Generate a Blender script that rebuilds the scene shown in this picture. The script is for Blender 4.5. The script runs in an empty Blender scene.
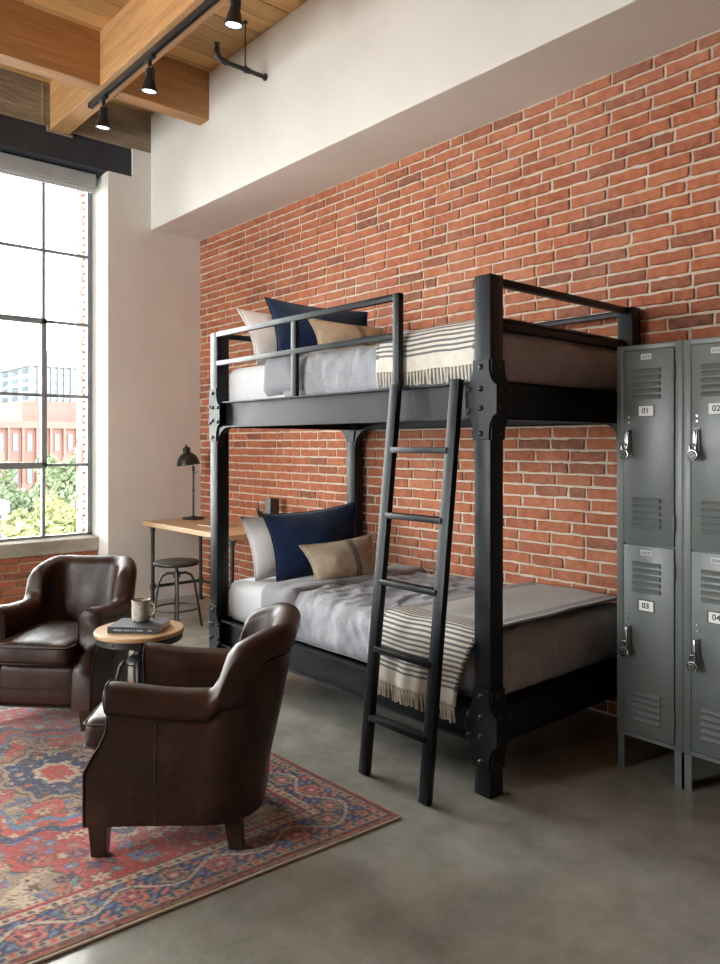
import bpy, bmesh, math, random
from mathutils import Vector, Matrix, noise
PI = math.pi
random.seed(7)
scn = bpy.context.scene
COL = scn.collection

# ---------------------------------------------------------------- helpers
def smooth(a, b, t):
    t = max(0.0, min(1.0, (t - a) / (b - a))); return t * t * (3 - 2 * t)
def lerp(a, b, t): return a + (b - a) * t
def nz(x, y=0.0, z=0.0): return noise.noise(Vector((x, y, z)))

class MB:
    """collects shapes, builds ONE mesh object"""
    def __init__(s): s.bm = bmesh.new()
    def box(s, x0, x1, y0, y1, z0, z1, bev=0.0, M=None):
        b = bmesh.new()
        bmesh.ops.create_cube(b, size=1)
        for v in b.verts:
            v.co = Vector((lerp(x0, x1, v.co.x + .5), lerp(y0, y1, v.co.y + .5), lerp(z0, z1, v.co.z + .5)))
        if bev > 0:
            bmesh.ops.bevel(b, geom=b.edges[:], offset=bev, segments=2, affect='EDGES', profile=.5)
        s._merge(b, M); return s
    def _merge(s, b, M=None):
        if M is not None: b.transform(M)
        me = bpy.data.meshes.new('tmp'); b.to_mesh(me); b.free()
        s.bm.from_mesh(me); bpy.data.meshes.remove(me)
    def cyl(s, p0, p1, r0, r1=None, seg=20, caps=True, M=None):
        if r1 is None: r1 = r0
        p0 = Vector(p0); p1 = Vector(p1); d = p1 - p0
        b = bmesh.new()
        bmesh.ops.create_cone(b, cap_ends=caps, segments=seg, radius1=r0, radius2=r1, depth=d.length)
        T = Matrix.Translation((p0 + p1) / 2) @ d.to_track_quat('Z', 'Y').to_matrix().to_4x4()
        b.transform(T); s._merge(b, M); return s
    def sphere(s, c, r, sc=(1, 1, 1), seg=16, M=None):
        b = bmesh.new(); bmesh.ops.create_uvsphere(b, u_segments=seg, v_segments=seg // 2 + 2, radius=r)
        b.transform(Matrix.Translation(c) @ Matrix.Diagonal((*sc, 1))); s._merge(b, M); return s
    def bar(s, p0, p1, w, h, up=(0, 0, 1), bev=0.0, M=None):
        p0 = Vector(p0); p1 = Vector(p1); d = p1 - p0; z = d.normalized()
        x = Vector(up).cross(z).normalized(); y = z.cross(x)
        R = Matrix((x, y, z)).transposed().to_4x4(); R.translation = p0
        if M is not None: R = M @ R
        return s.box(-w/2, w/2, -h/2, h/2, 0, d.length, bev, R)
    def tube(s, pts, r, seg=10, closed=False, M=None):
        pts = [Vector(p) for p in pts]; n = len(pts); rings = []
        b = bmesh.new(); prev = None
        for i, p in enumerate(pts):
            if closed: d = pts[(i+1) % n] - pts[i-1]
            else: d = pts[min(i+1, n-1)] - pts[max(i-1, 0)]
            d.normalize()
            if prev is None:
                a = Vector((0, 0, 1)) if abs(d.z) < .9 else Vector((1, 0, 0))
                x = a.cross(d).normalized()
            else:
                x = (prev - d * prev.dot(d)).normalized()
            prev = x; y = d.cross(x)
            rr = r[i] if isinstance(r, (list, tuple)) else r
            rings.append([b.verts.new(p + (x * math.cos(2*PI*k/seg) + y * math.sin(2*PI*k/seg)) * rr) for k in range(seg)])
        m = n if closed else n - 1
        for i in range(m):
            A = rings[i]; B = rings[(i+1) % n]
            for k in range(seg): b.faces.new((A[k], A[(k+1) % seg], B[(k+1) % seg], B[k]))
        if not closed:
            b.faces.new(rings[0][::-1]); b.faces.new(rings[-1])
        s._merge(b, M); return s
    def lathe(s, prof, c=(0, 0, 0), seg=32, M=None):
        b = bmesh.new(); rings = []
        for r, z in prof:
            if r < 1e-6: rings.append([b.verts.new((c[0], c[1], c[2] + z))])
            else: rings.append([b.verts.new((c[0] + r*math.cos(2*PI*k/seg), c[1] + r*math.sin(2*PI*k/seg), c[2] + z)) for k in range(seg)])
        for A, B in zip(rings, rings[1:]):
            for k in range(seg):
                k2 = (k+1) % seg
                if len(A) == 1 and len(B) == 1: continue
                if len(A) == 1: b.faces.new((A[0], B[k], B[k2]))
                elif len(B) == 1: b.faces.new((A[k], A[k2], B[0]))
                else: b.faces.new((A[k], A[k2], B[k2], B[k]))
        s._merge(b, M); return s
    def prism(s, poly, axis, a, b_, M=None):
        """poly = 2-D outline; extruded along axis 'x','y','z' from a to b_"""
        b = bmesh.new()
        def mk(p, t):
            if axis == 'x': return (t, p[0], p[1])
            if axis == 'y': return (p[0], t, p[1])
            return (p[0], p[1], t)
        A = [b.verts.new(mk(p, a)) for p in poly]; B = [b.verts.new(mk(p, b_)) for p in poly]
        n = len(poly); b.faces.new(A); b.faces.new(B[::-1])
        for i in range(n): b.faces.new((A[i], B[i], B[(i+1) % n], A[(i+1) % n]))
        s._merge(b, M); return s
    def grid(s, P, nu, nv, closed_u=False, closed_v=False, M=None, uvf=None):
        """P(i,j) -> point on an nu x nv grid"""
        b = bmesh.new()
        V = [[b.verts.new(P(i, j)) for j in range(nv)] for i in range(nu)]
        for i in range(nu if closed_u else nu-1):
            for j in range(nv if closed_v else nv-1):
                b.faces.new((V[i][j], V[(i+1) % nu][j], V[(i+1) % nu][(j+1) % nv], V[i][(j+1) % nv]))
        s._merge(b, M); return s
    def build(s, name, mat, parent=None, sm=False, angle=40, bevel=0.0, loc=None):
        bm = s.bm
        bmesh.ops.recalc_face_normals(bm, faces=bm.faces[:])
        me = bpy.data.meshes.new(name)
        if loc is not None: bm.transform(Matrix.Translation(-Vector(loc)))
        bm.to_mesh(me); bm.free()
        if sm:
            me.shade_smooth()
            try: me.set_sharp_from_angle(angle=math.radians(angle))
            except Exception: pass
        me.materials.append(mat)
        o = bpy.data.objects.new(name, me); COL.objects.link(o)
        if parent: o.parent = parent
        if loc is not None: o.location = loc
        if bevel > 0:
            m = o.modifiers.new('bevel', 'BEVEL'); m.width = bevel; m.segments = 2; m.limit_method = 'ANGLE'
        return o

def tag(o, label=None, cat=None, group=None, kind=None):
    if label: o['label'] = label
    if cat: o['category'] = cat
    if group: o['group'] = group
    if kind: o['kind'] = kind
    return o
def thing(name, label, cat, loc=(0, 0, 0), rz=0.0, group=None):
    o = bpy.data.objects.new(name, None); COL.objects.link(o)
    o.empty_display_size = .1
    o.location = loc; o.rotation_euler = (0, 0, rz)
    return tag(o, label, cat, group)
def copy_tree(o, parent=None):
    c = o.copy(); COL.objects.link(c); c.parent = parent
    for ch in list(o.children): copy_tree(ch, c)
    return c
def soft_box(mb, x0, x1, y0, y1, z0, z1, r, step=.03, disp=None, M=None):
    """rounded box with a dense surface; disp(p, n) -> offset along the normal"""
    b = bmesh.new()
    L = (x1-x0, y1-y0, z1-z0); N = [max(3, int(l/step)) for l in L]; lo = (x0, y0, z0); hi = (x1, y1, z1)
    r = min(r, min(L)/2*.99); vm = {}
    def vert(i, j, k):
        key = (i, j, k)
        if key in vm: return vm[key]
        p = Vector((lo[0]+L[0]*i/N[0], lo[1]+L[1]*j/N[1], lo[2]+L[2]*k/N[2]))
        q = Vector([min(max(p[a], lo[a]+r), hi[a]-r) for a in range(3)])
        d = p - q
        n = d.normalized() if d.length > 1e-9 else Vector((0, 0, 1))
        pp = q + n*r
        if disp: pp = pp + n*disp(pp, n)
        v = b.verts.new(pp); vm[key] = v; return v
    def face(*ks): b.faces.new([vert(*k) for k in ks])
    for i in range(N[0]):
        for j in range(N[1]):
            for k in (0, N[2]): face((i, j, k), (i+1, j, k), (i+1, j+1, k), (i, j+1, k))
    for i in range(N[0]):
        for k in range(N[2]):
            for j in (0, N[1]): face((i, j, k), (i+1, j, k), (i+1, j, k+1), (i, j, k+1))
    for j in range(N[1]):
        for k in range(N[2]):
            for i in (0, N[0]): face((i, j, k), (i, j+1, k), (i, j+1, k+1), (i, j, k+1))
    mb._merge(b, M)

# ---------------------------------------------------------------- materials
def mat(name, col, rough=.5, metal=0.0, spec=.5, coat=0.0):
    m = bpy.data.materials.new(name); m.use_nodes = True
    b = m.node_tree.nodes['Principled BSDF']
    b.inputs['Base Color'].default_value = (*col, 1); b.inputs['Roughness'].default_value = rough
    b.inputs['Metallic'].default_value = metal; b.inputs['Specular IOR Level'].default_value = spec
    b.inputs['Coat Weight'].default_value = coat; b.inputs['Coat Roughness'].default_value = .25
    return m
class NT:
    def __init__(s, m): s.m = m; s.t = m.node_tree; s.b = s.t.nodes['Principled BSDF']
    def n(s, typ, **kw):
        x = s.t.nodes.new(typ)
        for k, v in kw.items():
            if k.startswith('i_'):
                key = k[2:]
                x.inputs[int(key) if key.isdigit() else key.replace('_', ' ')].default_value = v
            else: setattr(x, k, v)
        return x
    def l(s, a, b): s.t.links.new(a, b)
    def coords(s, scale=(1, 1, 1), kind='Object'):
        tc = s.n('ShaderNodeTexCoord'); mp = s.n('ShaderNodeMapping'); mp.inputs['Scale'].default_value = scale
        s.l(tc.outputs[kind], mp.inputs['Vector']); return mp.outputs['Vector']
    def noise(s, vec, scale, detail=4, rough=.55, dist=0.0):
        x = s.n('ShaderNodeTexNoise'); x.inputs['Scale'].default_value = scale; x.inputs['Detail'].default_value = detail
        x.inputs['Roughness'].default_value = rough; x.inputs['Distortion'].default_value = dist
        s.l(vec, x.inputs['Vector']); return x.outputs['Fac']
    def ramp(s, fac, stops):
        x = s.n('ShaderNodeValToRGB'); e = x.color_ramp.elements
        while len(e) < len(stops): e.new(.5)
        for q, (p, c) in zip(e, stops): q.position = p; q.color = (*c, 1) if len(c) == 3 else c
        s.l(fac, x.inputs['Fac']); return x.outputs['Color']
    def bump(s, h, strength=.3, dist=.01, prev=None):
        x = s.n('ShaderNodeBump'); x.inputs['Strength'].default_value = strength; x.inputs['Distance'].default_value = dist
        s.l(h, x.inputs['Height'])
        if prev: s.l(prev, x.inputs['Normal'])
        s.l(x.outputs['Normal'], s.b.inputs['Normal']); return x.outputs['Normal']
    def mix(s, fac, a, b, mode='MIX'):
        x = s.n('ShaderNodeMix', data_type='RGBA', blend_type=mode)
        for sock, v in ((x.inputs[0], fac), (x.inputs[6], a), (x.inputs[7], b)):
            if hasattr(v, 'is_linked'): s.l(v, sock)
            elif isinstance(v, (int, float)): sock.default_value = v
            else: sock.default_value = (*v, 1)
        return x.outputs[2]
    def color(s, sock): s.l(sock, s.b.inputs['Base Color'])
    def maprange(s, v, a, b, c, d):
        x = s.n('ShaderNodeMapRange'); s.l(v, x.inputs[0])
        for i, q in enumerate((a, b, c, d)): x.inputs[i+1].default_value = q
        return x.outputs[0]

def m_noise(name, c1, c2, scale, rough=.5, metal=0, bump=.0, bscale=None, bdist=.004, spec=.5, coat=0, stretch=(1, 1, 1), r2=None, detail=5, lo=.35, hi=.65):
    m = mat(name, c1, rough, metal, spec, coat); t = NT(m); v = t.coords(stretch)
    f = t.noise(v, scale, detail); t.color(t.ramp(f, [(lo, c1), (hi, c2)]))
    if r2 is not None: t.l(t.maprange(f, lo, hi, rough, r2), t.b.inputs['Roughness'])
    if bump: t.bump(t.noise(v, bscale or scale*6, 3), bump, bdist)
    return m

M = {}
M['steel'] = m_noise('blackened_steel', (.0045, .0062, .0088), (.010, .0135, .018), 7, .34, 0, .05, 40, .001, .26, r2=.46)
M['bolt'] = mat('bolt_steel', (.03, .033, .038), .28, .6)
M['white_wall'] = m_noise('painted_plaster', (.725, .70, .655), (.765, .74, .695), 2.5, .75, 0, .12, 14, .004)
M['concrete'] = m_noise('cast_concrete', (.30, .265, .21), (.46, .42, .345), 3.5, .8, 0, .5, 16, .012, stretch=(1, 1, 2.2))
M['lintel'] = m_noise('board_formed_concrete', (.17, .13, .09), (.33, .26, .18), 2.8, .85, 0, .8, 12, .02, stretch=(1, .6, 3))
M['paint_steel'] = m_noise('window_steel', (.19, .215, .225), (.24, .26, .27), 8, .45, 0, .05, 40, .002)
M['beam_steel'] = m_noise('lintel_steel', (.022, .026, .034), (.036, .04, .05), 3, .5, 0, .1, 30, .003)
M['chrome'] = mat('chrome', (.34, .345, .35), .24, 1)
M['black_plastic'] = mat('black_plastic', (.012, .012, .013), .35)
M['glass_gloss'] = mat('glazed', (.9, .9, .9), .1)

def m_floor():
    m = mat('polished_concrete', (.3, .3, .27), .3); t = NT(m); v = t.coords()
    big = t.noise(v, .9, 4, .5, .3); mid = t.noise(v, 4.5, 7, .62, .2); fine = t.noise(v, 70, 3)
    c = t.ramp(big, [(.3, (.245, .243, .212)), (.52, (.30, .297, .264)), (.72, (.355, .35, .315))])
    c = t.mix(.42, c, t.ramp(mid, [(.34, (.15, .146, .122)), (.5, (.29, .287, .255)), (.66, (.44, .435, .395))]))
    c = t.mix(.09, c, t.ramp(fine, [(.35, (.16, .16, .14)), (.65, (.42, .41, .38))]))
    t.color(c); t.l(t.maprange(mid, .2, .8, .13, .27), t.b.inputs['Roughness'])
    t.bump(fine, .03, .002); return m
M['floor'] = m_floor()

def m_brick(name='red_brick'):
    m = mat(name, (.4, .13, .07), .85, 0, .3); t = NT(m); v = t.coords()
    at = t.n('ShaderNodeAttribute', attribute_name='tone')
    f1 = t.noise(v, 22, 6, .65); f2 = t.noise(v, 110, 4, .7); f0 = t.noise(v, 1.1, 3)
    base = t.ramp(at.outputs['Fac'], [(0.0, (.13, .055, .04)), (.1, (.22, .072, .042)), (.35, (.33, .095, .045)), (.65, (.42, .122, .052)), (1.0, (.50, .175, .08))])
    c = t.mix(.42, base, t.ramp(f1, [(.3, (.19, .06, .036)), (.72, (.62, .25, .14))]))
    c = t.mix(t.maprange(f2, .6, .78, 0, .38), c, (.62, .46, .36))
    c = t.mix(t.maprange(f0, .52, .72, 0, .18), c, (.60, .42, .32))
    c = t.mix(t.maprange(f1, .64, .8, 0, .5), c, (.13, .055, .045))
    t.color(c)
    n1 = t.bump(f1, .5, .012); t.bump(f2, .5, .005, n1); return m
M['brick'] = m_brick()
def m_mortar():
    m = mat('lime_mortar', (.62, .52, .42), .95, 0, .2); t = NT(m); v = t.coords()
    f = t.noise(v, 18, 6, .7); g = t.noise(v, 130, 3)
    t.color(t.mix(.3, t.ramp(f, [(.3, (.50, .40, .31)), (.7, (.76, .66, .54))]), t.ramp(g, [(.3, (.36, .28, .22)), (.7, (.76, .69, .60))])))
    t.bump(g, .8, .006); return m
M['mortar'] = m_mortar()

def m_wood(name, stops, axis, scale=1.0, rough=.55, bump=.15, attr=None, fine=1.0):
    """grain stretched along axis"""
    m = mat(name, stops[0][1], rough, 0, .4); t = NT(m)
    s = [9*scale]*3; s['xyz'.index(axis)] = .55*scale
    v = t.coords(tuple(s))
    if attr:
        at = t.n('ShaderNodeAttribute', attribute_name=attr)
        va = t.n('ShaderNodeVectorMath', operation='MULTIPLY_ADD'); t.l(v, va.inputs[0]); va.inputs[1].default_value = (1, 1, 1)
        cm = t.n('ShaderNodeCombineXYZ')
        mm = t.n('ShaderNodeMath', operation='MULTIPLY'); t.l(at.outputs['Fac'], mm.inputs[0]); mm.inputs[1].default_value = 37.0
        for i in range(3): t.l(mm.outputs[0], cm.inputs[i])
        t.l(cm.outputs[0], va.inputs[2]); v = va.outputs[0]
    f = t.noise(v, 1.2, 7, .62, 1.4); g = t.noise(v, 6.5, 4, .6, .3)
    c = t.mix(.35, t.ramp(f, stops), t.ramp(g, [(p, tuple(x*.72 for x in q)) if i == 0 else (p, q) for i, (p, q) in enumerate(stops)]))
    if attr:
        mr = t.maprange(at.outputs['Fac'], 0, 1, .72, 1.12)
        hs = t.n('ShaderNodeHueSaturation'); t.l(mr, hs.inputs['Value']); t.l(c, hs.inputs['Color']); c = hs.outputs['Color']
    t.color(c); t.bump(g, bump, .004); return m
BW = [(.25, (.34, .165, .062)), (.5, (.54, .30, .13)), (.75, (.68, .42, .20))]
M['beam_x'] = m_wood('fir_beam_along_x', BW, 'x')
M['beam_y'] = m_wood('fir_beam_along_y', [(.25, (.28, .13, .048)), (.5, (.43, .22, .088)), (.75, (.58, .33, .15))], 'y')
M['plank'] = m_wood('fir_planks', [(.25, (.46, .25, .09)), (.5, (.62, .37, .15)), (.75, (.74, .48, .22))], 'y', attr='tone')
M['oak'] = m_wood('oak_top', [(.25, (.42, .25, .125)), (.5, (.56, .36, .19)), (.75, (.66, .45, .26))], 'x', 2, .38)
M['dark_wood'] = m_wood('dark_leg_wood', [(.25, (.022, .011, .007)), (.5, (.035, .018, .011)), (.75, (.055, .028, .017))], 'z', 3, .35)

def m_leather():
    m = mat('brown_leather', (.07, .03, .02), .36, 0, .36, .0); t = NT(m); v = t.coords()
    a = t.noise(v, 3.2, 6, .62, .5); b = t.noise(v, 16, 6, .7, 1.0); g = t.noise(v, 210, 2)
    c = t.ramp(a, [(.28, (.014, .0048, .0028)), (.5, (.029, .0098, .0054)), (.74, (.072, .026, .0135))])
    c = t.mix(t.maprange(b, .58, .76, 0, .4), c, (.125, .052, .030))
    vs = t.coords((1.0, 1.0, 7.0)); sc = t.noise(vs, 6, 4, .8, 3.0)
    c = t.mix(t.maprange(sc, .69, .74, 0, .4), c, (.16, .080, .048))
    t.color(c); t.l(t.maprange(b, .3, .7, .33, .52), t.b.inputs['Roughness'])
    vo = t.n('ShaderNodeTexVoronoi'); vo.inputs['Scale'].default_value = 260; t.l(v, vo.inputs['Vector'])
    n1 = t.bump(b, .22, .008); t.bump(vo.outputs['Distance'], .12, .0012, n1); return m
M['leather'] = m_leather()
M['leather_pipe'] = m_noise('leather_piping', (.010, .005, .0035), (.024, .009, .0055), 12, .6, spec=.25)
M['thread'] = mat('pale_thread', (.075, .04, .024), .7)

def m_fabric(name, c1, c2, weave=900, rough=.95, wr=6, bump=.35, sheen=.2):
    m = mat(name, c1, rough, 0, .15); t = NT(m); v = t.coords()
    f = t.noise(v, wr, 6, .65, .4)
    vx = t.coords((1, 6, 6)); vz = t.coords((6, 6, 1)); vy = t.coords((6, 1, 6))
    a = t.noise(vx, 60, 3, .7); b = t.noise(vz, 60, 3, .7); d = t.noise(vy, 60, 3, .7)
    c = t.ramp(f, [(.3, c1), (.7, c2)])
    for q in (a, b, d):
        c = t.mix(t.maprange(q, .5, .8, 0, .30), c, tuple(x*.55 for x in c1))
    t.color(c); t.b.inputs['Sheen Weight'].default_value = sheen
    n1 = t.bump(f, bump, .02); t.bump(a, .25, .002, n1); return m
M['linen'] = m_fabric('grey_linen', (.31, .32, .355), (.41, .42, .45), bump=.9, wr=9)
M['linen_dark'] = m_fabric('grey_linen_back', (.235, .24, .265), (.305, .31, .335), bump=.8)
M['sheet'] = m_fabric('white_cotton', (.56, .57, .60), (.63, .64, .66), bump=.2, sheen=.1)
M['white_pillow'] = m_fabric('pale_linen', (.74, .74, .75), (.82, .82, .83), bump=.35)
M['navy'] = m_fabric('navy_velvet', (.004, .011, .038), (.009, .022, .065), bump=.25, sheen=.15)
M['cream'] = m_fabric('cream_cotton', (.68, .63, .54), (.77, .72, .63), bump=.3)

def m_throw():
    """woven stripes: UV x = metres across, UV y = metres along the cloth"""
    m = mat('striped_throw', (.7, .66, .58), .95, 0, .1); t = NT(m)
    uv = t.n('ShaderNodeUVMap'); sp = t.n('ShaderNodeSeparateXYZ'); t.l(uv.outputs[0], sp.inputs[0])
    X, Y = sp.outputs[0], sp.outputs[1]
    def mth(op, a, b=None, c=None):
        x = t.n('ShaderNodeMath', operation=op)
        for i, q in enumerate((a, b, c)):
            if q is None: continue
            if hasattr(q, 'is_linked'): t.l(q, x.inputs[i])
            else: x.inputs[i].default_value = q
        return x.outputs[0]
    def band(v, a, b): return mth('MULTIPLY', mth('GREATER_THAN', v, a), mth('LESS_THAN', v, b))
    def stripes(v, a, b, pitch, duty): return mth('MULTIPLY', band(v, a, b), mth('LESS_THAN', mth('FRACT', mth('DIVIDE', mth('SUBTRACT', v, a), pitch)), duty))
    vv = t.coords()
    cr = t.ramp(t.noise(vv, 30, 5), [(.3, (.70, .66, .58)), (.7, (.82, .78, .70))])
    pale = t.ramp(t.noise(vv, 30, 5), [(.3, (.60, .59, .58)), (.7, (.71, .695, .68))])
    dark = (.115, .115, .135)
    c = t.mix(mth('GREATER_THAN', Y, .46), cr, pale)
    s1 = stripes(Y, .070, .47, .0225, .45)
    s2 = mth('MULTIPLY', mth('GREATER_THAN', Y, .47), mth('ADD', stripes(X, .026, .074, .016, .5), stripes(X, .484, .532, .016, .5)))
    sh = mth('ADD', s1, s2)
    c = t.mix(mth('MULTIPLY', sh, .88), c, dark)
    # dashed selvage at both long edges
    dash = mth('LESS_THAN', mth('FRACT', mth('DIVIDE', Y, .016)), .5)
    e = mth('ADD', band(X, -1.0, .016), band(X, .544, 2.0))
    e = mth('MULTIPLY', mth('MULTIPLY', e, dash), mth('GREATER_THAN', Y, .06))
    c = t.mix(mth('MULTIPLY', e, .9), c, (.09, .09, .10))
    c = t.mix(.12, c, t.ramp(t.noise(t.coords((6, 1, 6)), 70, 3), [(.3, (.3, .3, .3)), (.7, (1, 1, 1))]), 'MULTIPLY')
    t.color(c); t.bump(t.noise(vv, 300, 2), .3, .002); return m
M['throw'] = m_throw()
def m_bolster():
    m = mat('beige_striped_linen', (.5, .4, .3), .95, 0, .1); t = NT(m)
    uv = t.n('ShaderNodeUVMap'); sp = t.n('ShaderNodeSeparateXYZ'); t.l(uv.outputs[0], sp.inputs[0])
    vv = t.coords()
    c = t.ramp(t.noise(vv, 25, 5), [(.3, (.44, .35, .255)), (.7, (.55, .455, .34))])
    X = sp.outputs[0]
    def band(a, b):
        p = t.n('ShaderNodeMath', operation='GREATER_THAN'); t.l(X, p.inputs[0]); p.inputs[1].default_value = a
        q = t.n('ShaderNodeMath', operation='LESS_THAN'); t.l(X, q.inputs[0]); q.inputs[1].default_value = b
        r = t.n('ShaderNodeMath', operation='MULTIPLY'); t.l(p.outputs[0], r.inputs[0]); t.l(q.outputs[0], r.inputs[1]); return r.outputs[0]
    for a, b in ((.592, .602), (.614, .636), (.648, .670), (.682, .692)):
        c = t.mix(band(a, b), c, (.07, .075, .085))
    t.color(c); t.bump(t.noise(vv, 260, 2), .4, .002); return m
M['bolster'] = m_bolster()

def m_locker():
    m = mat('grey_enamel', (.13, .15, .145), .38, 0, .5); t = NT(m); v = t.coords()
    a = t.noise(v, 5, 5, .6); g = t.noise(v, 160, 2)
    c = t.ramp(a, [(.3, (.098, .112, .106)), (.7, (.118, .133, .126))])
    t.color(c); t.l(t.maprange(a, .3, .7, .32, .44), t.b.inputs['Roughness']); t.bump(g, .08, .001); return m
M['locker'] = m_locker()
M['locker_dark'] = mat('locker_shadow_gap', (.02, .023, .023), .6)
M['card'] = mat('white_card', (.8, .8, .78), .6)
M['ink'] = mat('black_ink', (.02, .02, .022), .6)
M['metal_dark'] = m_noise('dark_iron', (.05, .048, .046), (.09, .086, .08), 12, .42, .7, .1, 60, .002)
M['iron'] = m_noise('gunmetal', (.028, .027, .026), (.05, .048, .045), 10, .4, .5, .1, 60, .002)
M['lamp_black'] = mat('lamp_enamel', (.010, .010, .011), .35)
M['fill_cut_wall'] = m_noise('fill_cut_dark_wall', (.20, .105, .075), (.30, .16, .11), 6, .85, 0, .4, 14, .01)  # darkened so the unseen walls behind the camera bounce less fill light
M['ceramic'] = m_noise('speckled_stoneware', (.34, .27, .21), (.56, .50, .43), 55, .4, 0, .1, 80, .001, lo=.3, hi=.48)
M['ceramic_in'] = mat('mug_rim', (.22, .14, .09), .35)
M['cover'] = m_noise('slate_book_cloth', (.028, .034, .045), (.04, .047, .06), 20, .55)
M['paper'] = mat('book_paper', (.72, .67, .58), .8)
M['spine_ink'] = mat('spine_ink', (.55, .53, .5), .7)
M['leaf'] = m_noise('dark_leaf', (.03, .05, .02), (.07, .10, .04), 30, .5)
M['blind'] = m_noise('roller_fabric', (.36, .37, .37), (.42, .43, .43), 5, .8)
M['blind_rail'] = mat('blind_rail', (.55, .56, .56), .5)
def m_emit(name, col, s):
    m = bpy.data.materials.new(name); m.use_nodes = True; t = m.node_tree; t.nodes.clear()
    e = t.nodes.new('ShaderNodeEmission'); o = t.nodes.new('ShaderNodeOutputMaterial')
    e.inputs[0].default_value = (*col, 1); e.inputs[1].default_value = s; t.links.new(e.outputs[0], o.inputs[0]); return m
M['lens'] = m_emit('lamp_lens', (.88, .95, 1.0), 1.6)
def m_glass():
    m = bpy.data.materials.new('window_glass'); m.use_nodes = True; t = m.node_tree; t.nodes.clear()
    o = t.nodes.new('ShaderNodeOutputMaterial'); tr = t.nodes.new('ShaderNodeBsdfTransparent'); gl = t.nodes.new('ShaderNodeBsdfGlossy')
    gl.inputs['Roughness'].default_value = .02; fr = t.nodes.new('ShaderNodeFresnel'); fr.inputs[0].default_value = 1.5
    tr.inputs[0].default_value = (.97, .985, .98, 1); mx = t.nodes.new('ShaderNodeMixShader')
    t.links.new(fr.outputs[0], mx.inputs[0]); t.links.new(tr.outputs[0], mx.inputs[1]); t.links.new(gl.outputs[0], mx.inputs[2]); t.links.new(mx.outputs[0], o.inputs[0]); return m
M['glass'] = m_glass()

# ---------------------------------------------------------------- the setting
RX, RY, H = 9.6, -7.6, 4.5
tag(MB().box(-.22, RX, RY, .1, -.12, 0).build('floor', M['floor']), kind='structure')

M['hazed_brick'] = m_noise('haze_paled_brick', (.22, .10, .08), (.30, .16, .13), 12, .9)  # jamb brick washed out: haze and overexposure put into its colour
def brick_wall(name, umin, umax, zmin, zmax, place, seed=1, L=.217, Hc=.0671, j=.0120, depth=.02, z_off=0.0, u_off=0.0):
    """real bricks standing a little proud of their mortar; place(u, d, z) -> world point (d = towards the room)"""
    rnd = random.Random(seed)
    b = bmesh.new(); tones = []
    cl = b.verts.layers.float.new('tone')
    def brick(u0, u1, z0, z1):
        u0 = max(u0, umin); u1 = min(u1, umax); z0 = max(z0, zmin); z1 = min(z1, zmax)
        if u1-u0 < .015 or z1-z0 < .015: return
        t = rnd.betavariate(2.6, 1.8)
        if rnd.random() < .07: t = rnd.random()*.14
        d = rnd.uniform(-.0025, .0025); e = .0035
        nu = 5; pts_f = []; pts_m = []
        # outline with small irregularities
        outl = []
        for k in range(nu): outl.append((lerp(u0, u1, k/nu), z0))
        outl += [(u1, z0), (u1, (z0+z1)/2)]
        for k in range(nu): outl.append((lerp(u1, u0, k/nu), z1))
        outl += [(u0, z1), (u0, (z0+z1)/2)]
        base = []; mid = []; top = []
        cu, cz = (u0+u1)/2, (z0+z1)/2
        for (u, z) in outl:
            ju = rnd.uniform(-.003, .003); jz = rnd.uniform(-.0028, .0028)
            if rnd.random() < .08: ju += (cu-u)*.03; jz += (cz-z)*.11
            q = (u+ju, z+jz)
            su = math.copysign(min(.005, abs(cu-u)), cu-u); sz = math.copysign(min(.005, abs(cz-z)), cz-z)
            base.append(b.verts.new(place(q[0], -.01, q[1])))
            mid.append(b.verts.new(place(q[0], depth-.006+d, q[1])))
            top.append(b.verts.new(place(q[0]+su, depth+d+rnd.uniform(-.0012, .0012), q[1]+sz)))
        c = b.verts.new(place(cu, depth+d, cz))
        n = len(outl)
        for i in range(n):
            k = (i+1) % n
            b.faces.new((base[i], base[k], mid[k], mid[i])); b.faces.new((mid[i], mid[k], top[k], top[i])); b.faces.new((top[i], top[k], c))
        for v in base+mid+top+[c]: v[cl] = t
    row = 0; z = zmin - .0671 + z_off
    while z < zmax:
        off = (L+j)*.5 if row % 2 else 0.0
        u = umin - L - off + u_off + rnd.uniform(-.008, .008)
        while u < umax:
            l = L + rnd.uniform(-.006, .006)
            header = rnd.random() < .10
            if header: l = L/2 - j/2
            brick(u, u+l-0.0, z + j, z + Hc)
            u += l + j
        z += Hc; row += 1
    bmesh.ops.recalc_face_normals(b, faces=b.faces[:])
    me = bpy.data.meshes.new(name); b.to_mesh(me); b.free(); me.materials.append(M['brick'])
    o = bpy.data.objects.new(name, me); COL.objects.link(o); return o
# back wall: bricks stand on y = 0 .. -0.02; mortar body behind
wb = brick_wall('wall_back', 0.0, RX, 0.0, 3.46, lambda u, d, z: (u, .012-d, z), 3)
tag(wb, kind='structure')
tag(MB().box(-.6, RX+.1, 0, .3, -.12, 4.62).build('mortar_bed', M['mortar'], wb), 'cream lime mortar behind the red bricks')
tag(MB().box(0, RX, -.52, .05, 3.43, H, 0).build('wall_back_upper', M['white_wall'], None, bevel=.006), kind='structure')

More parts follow.
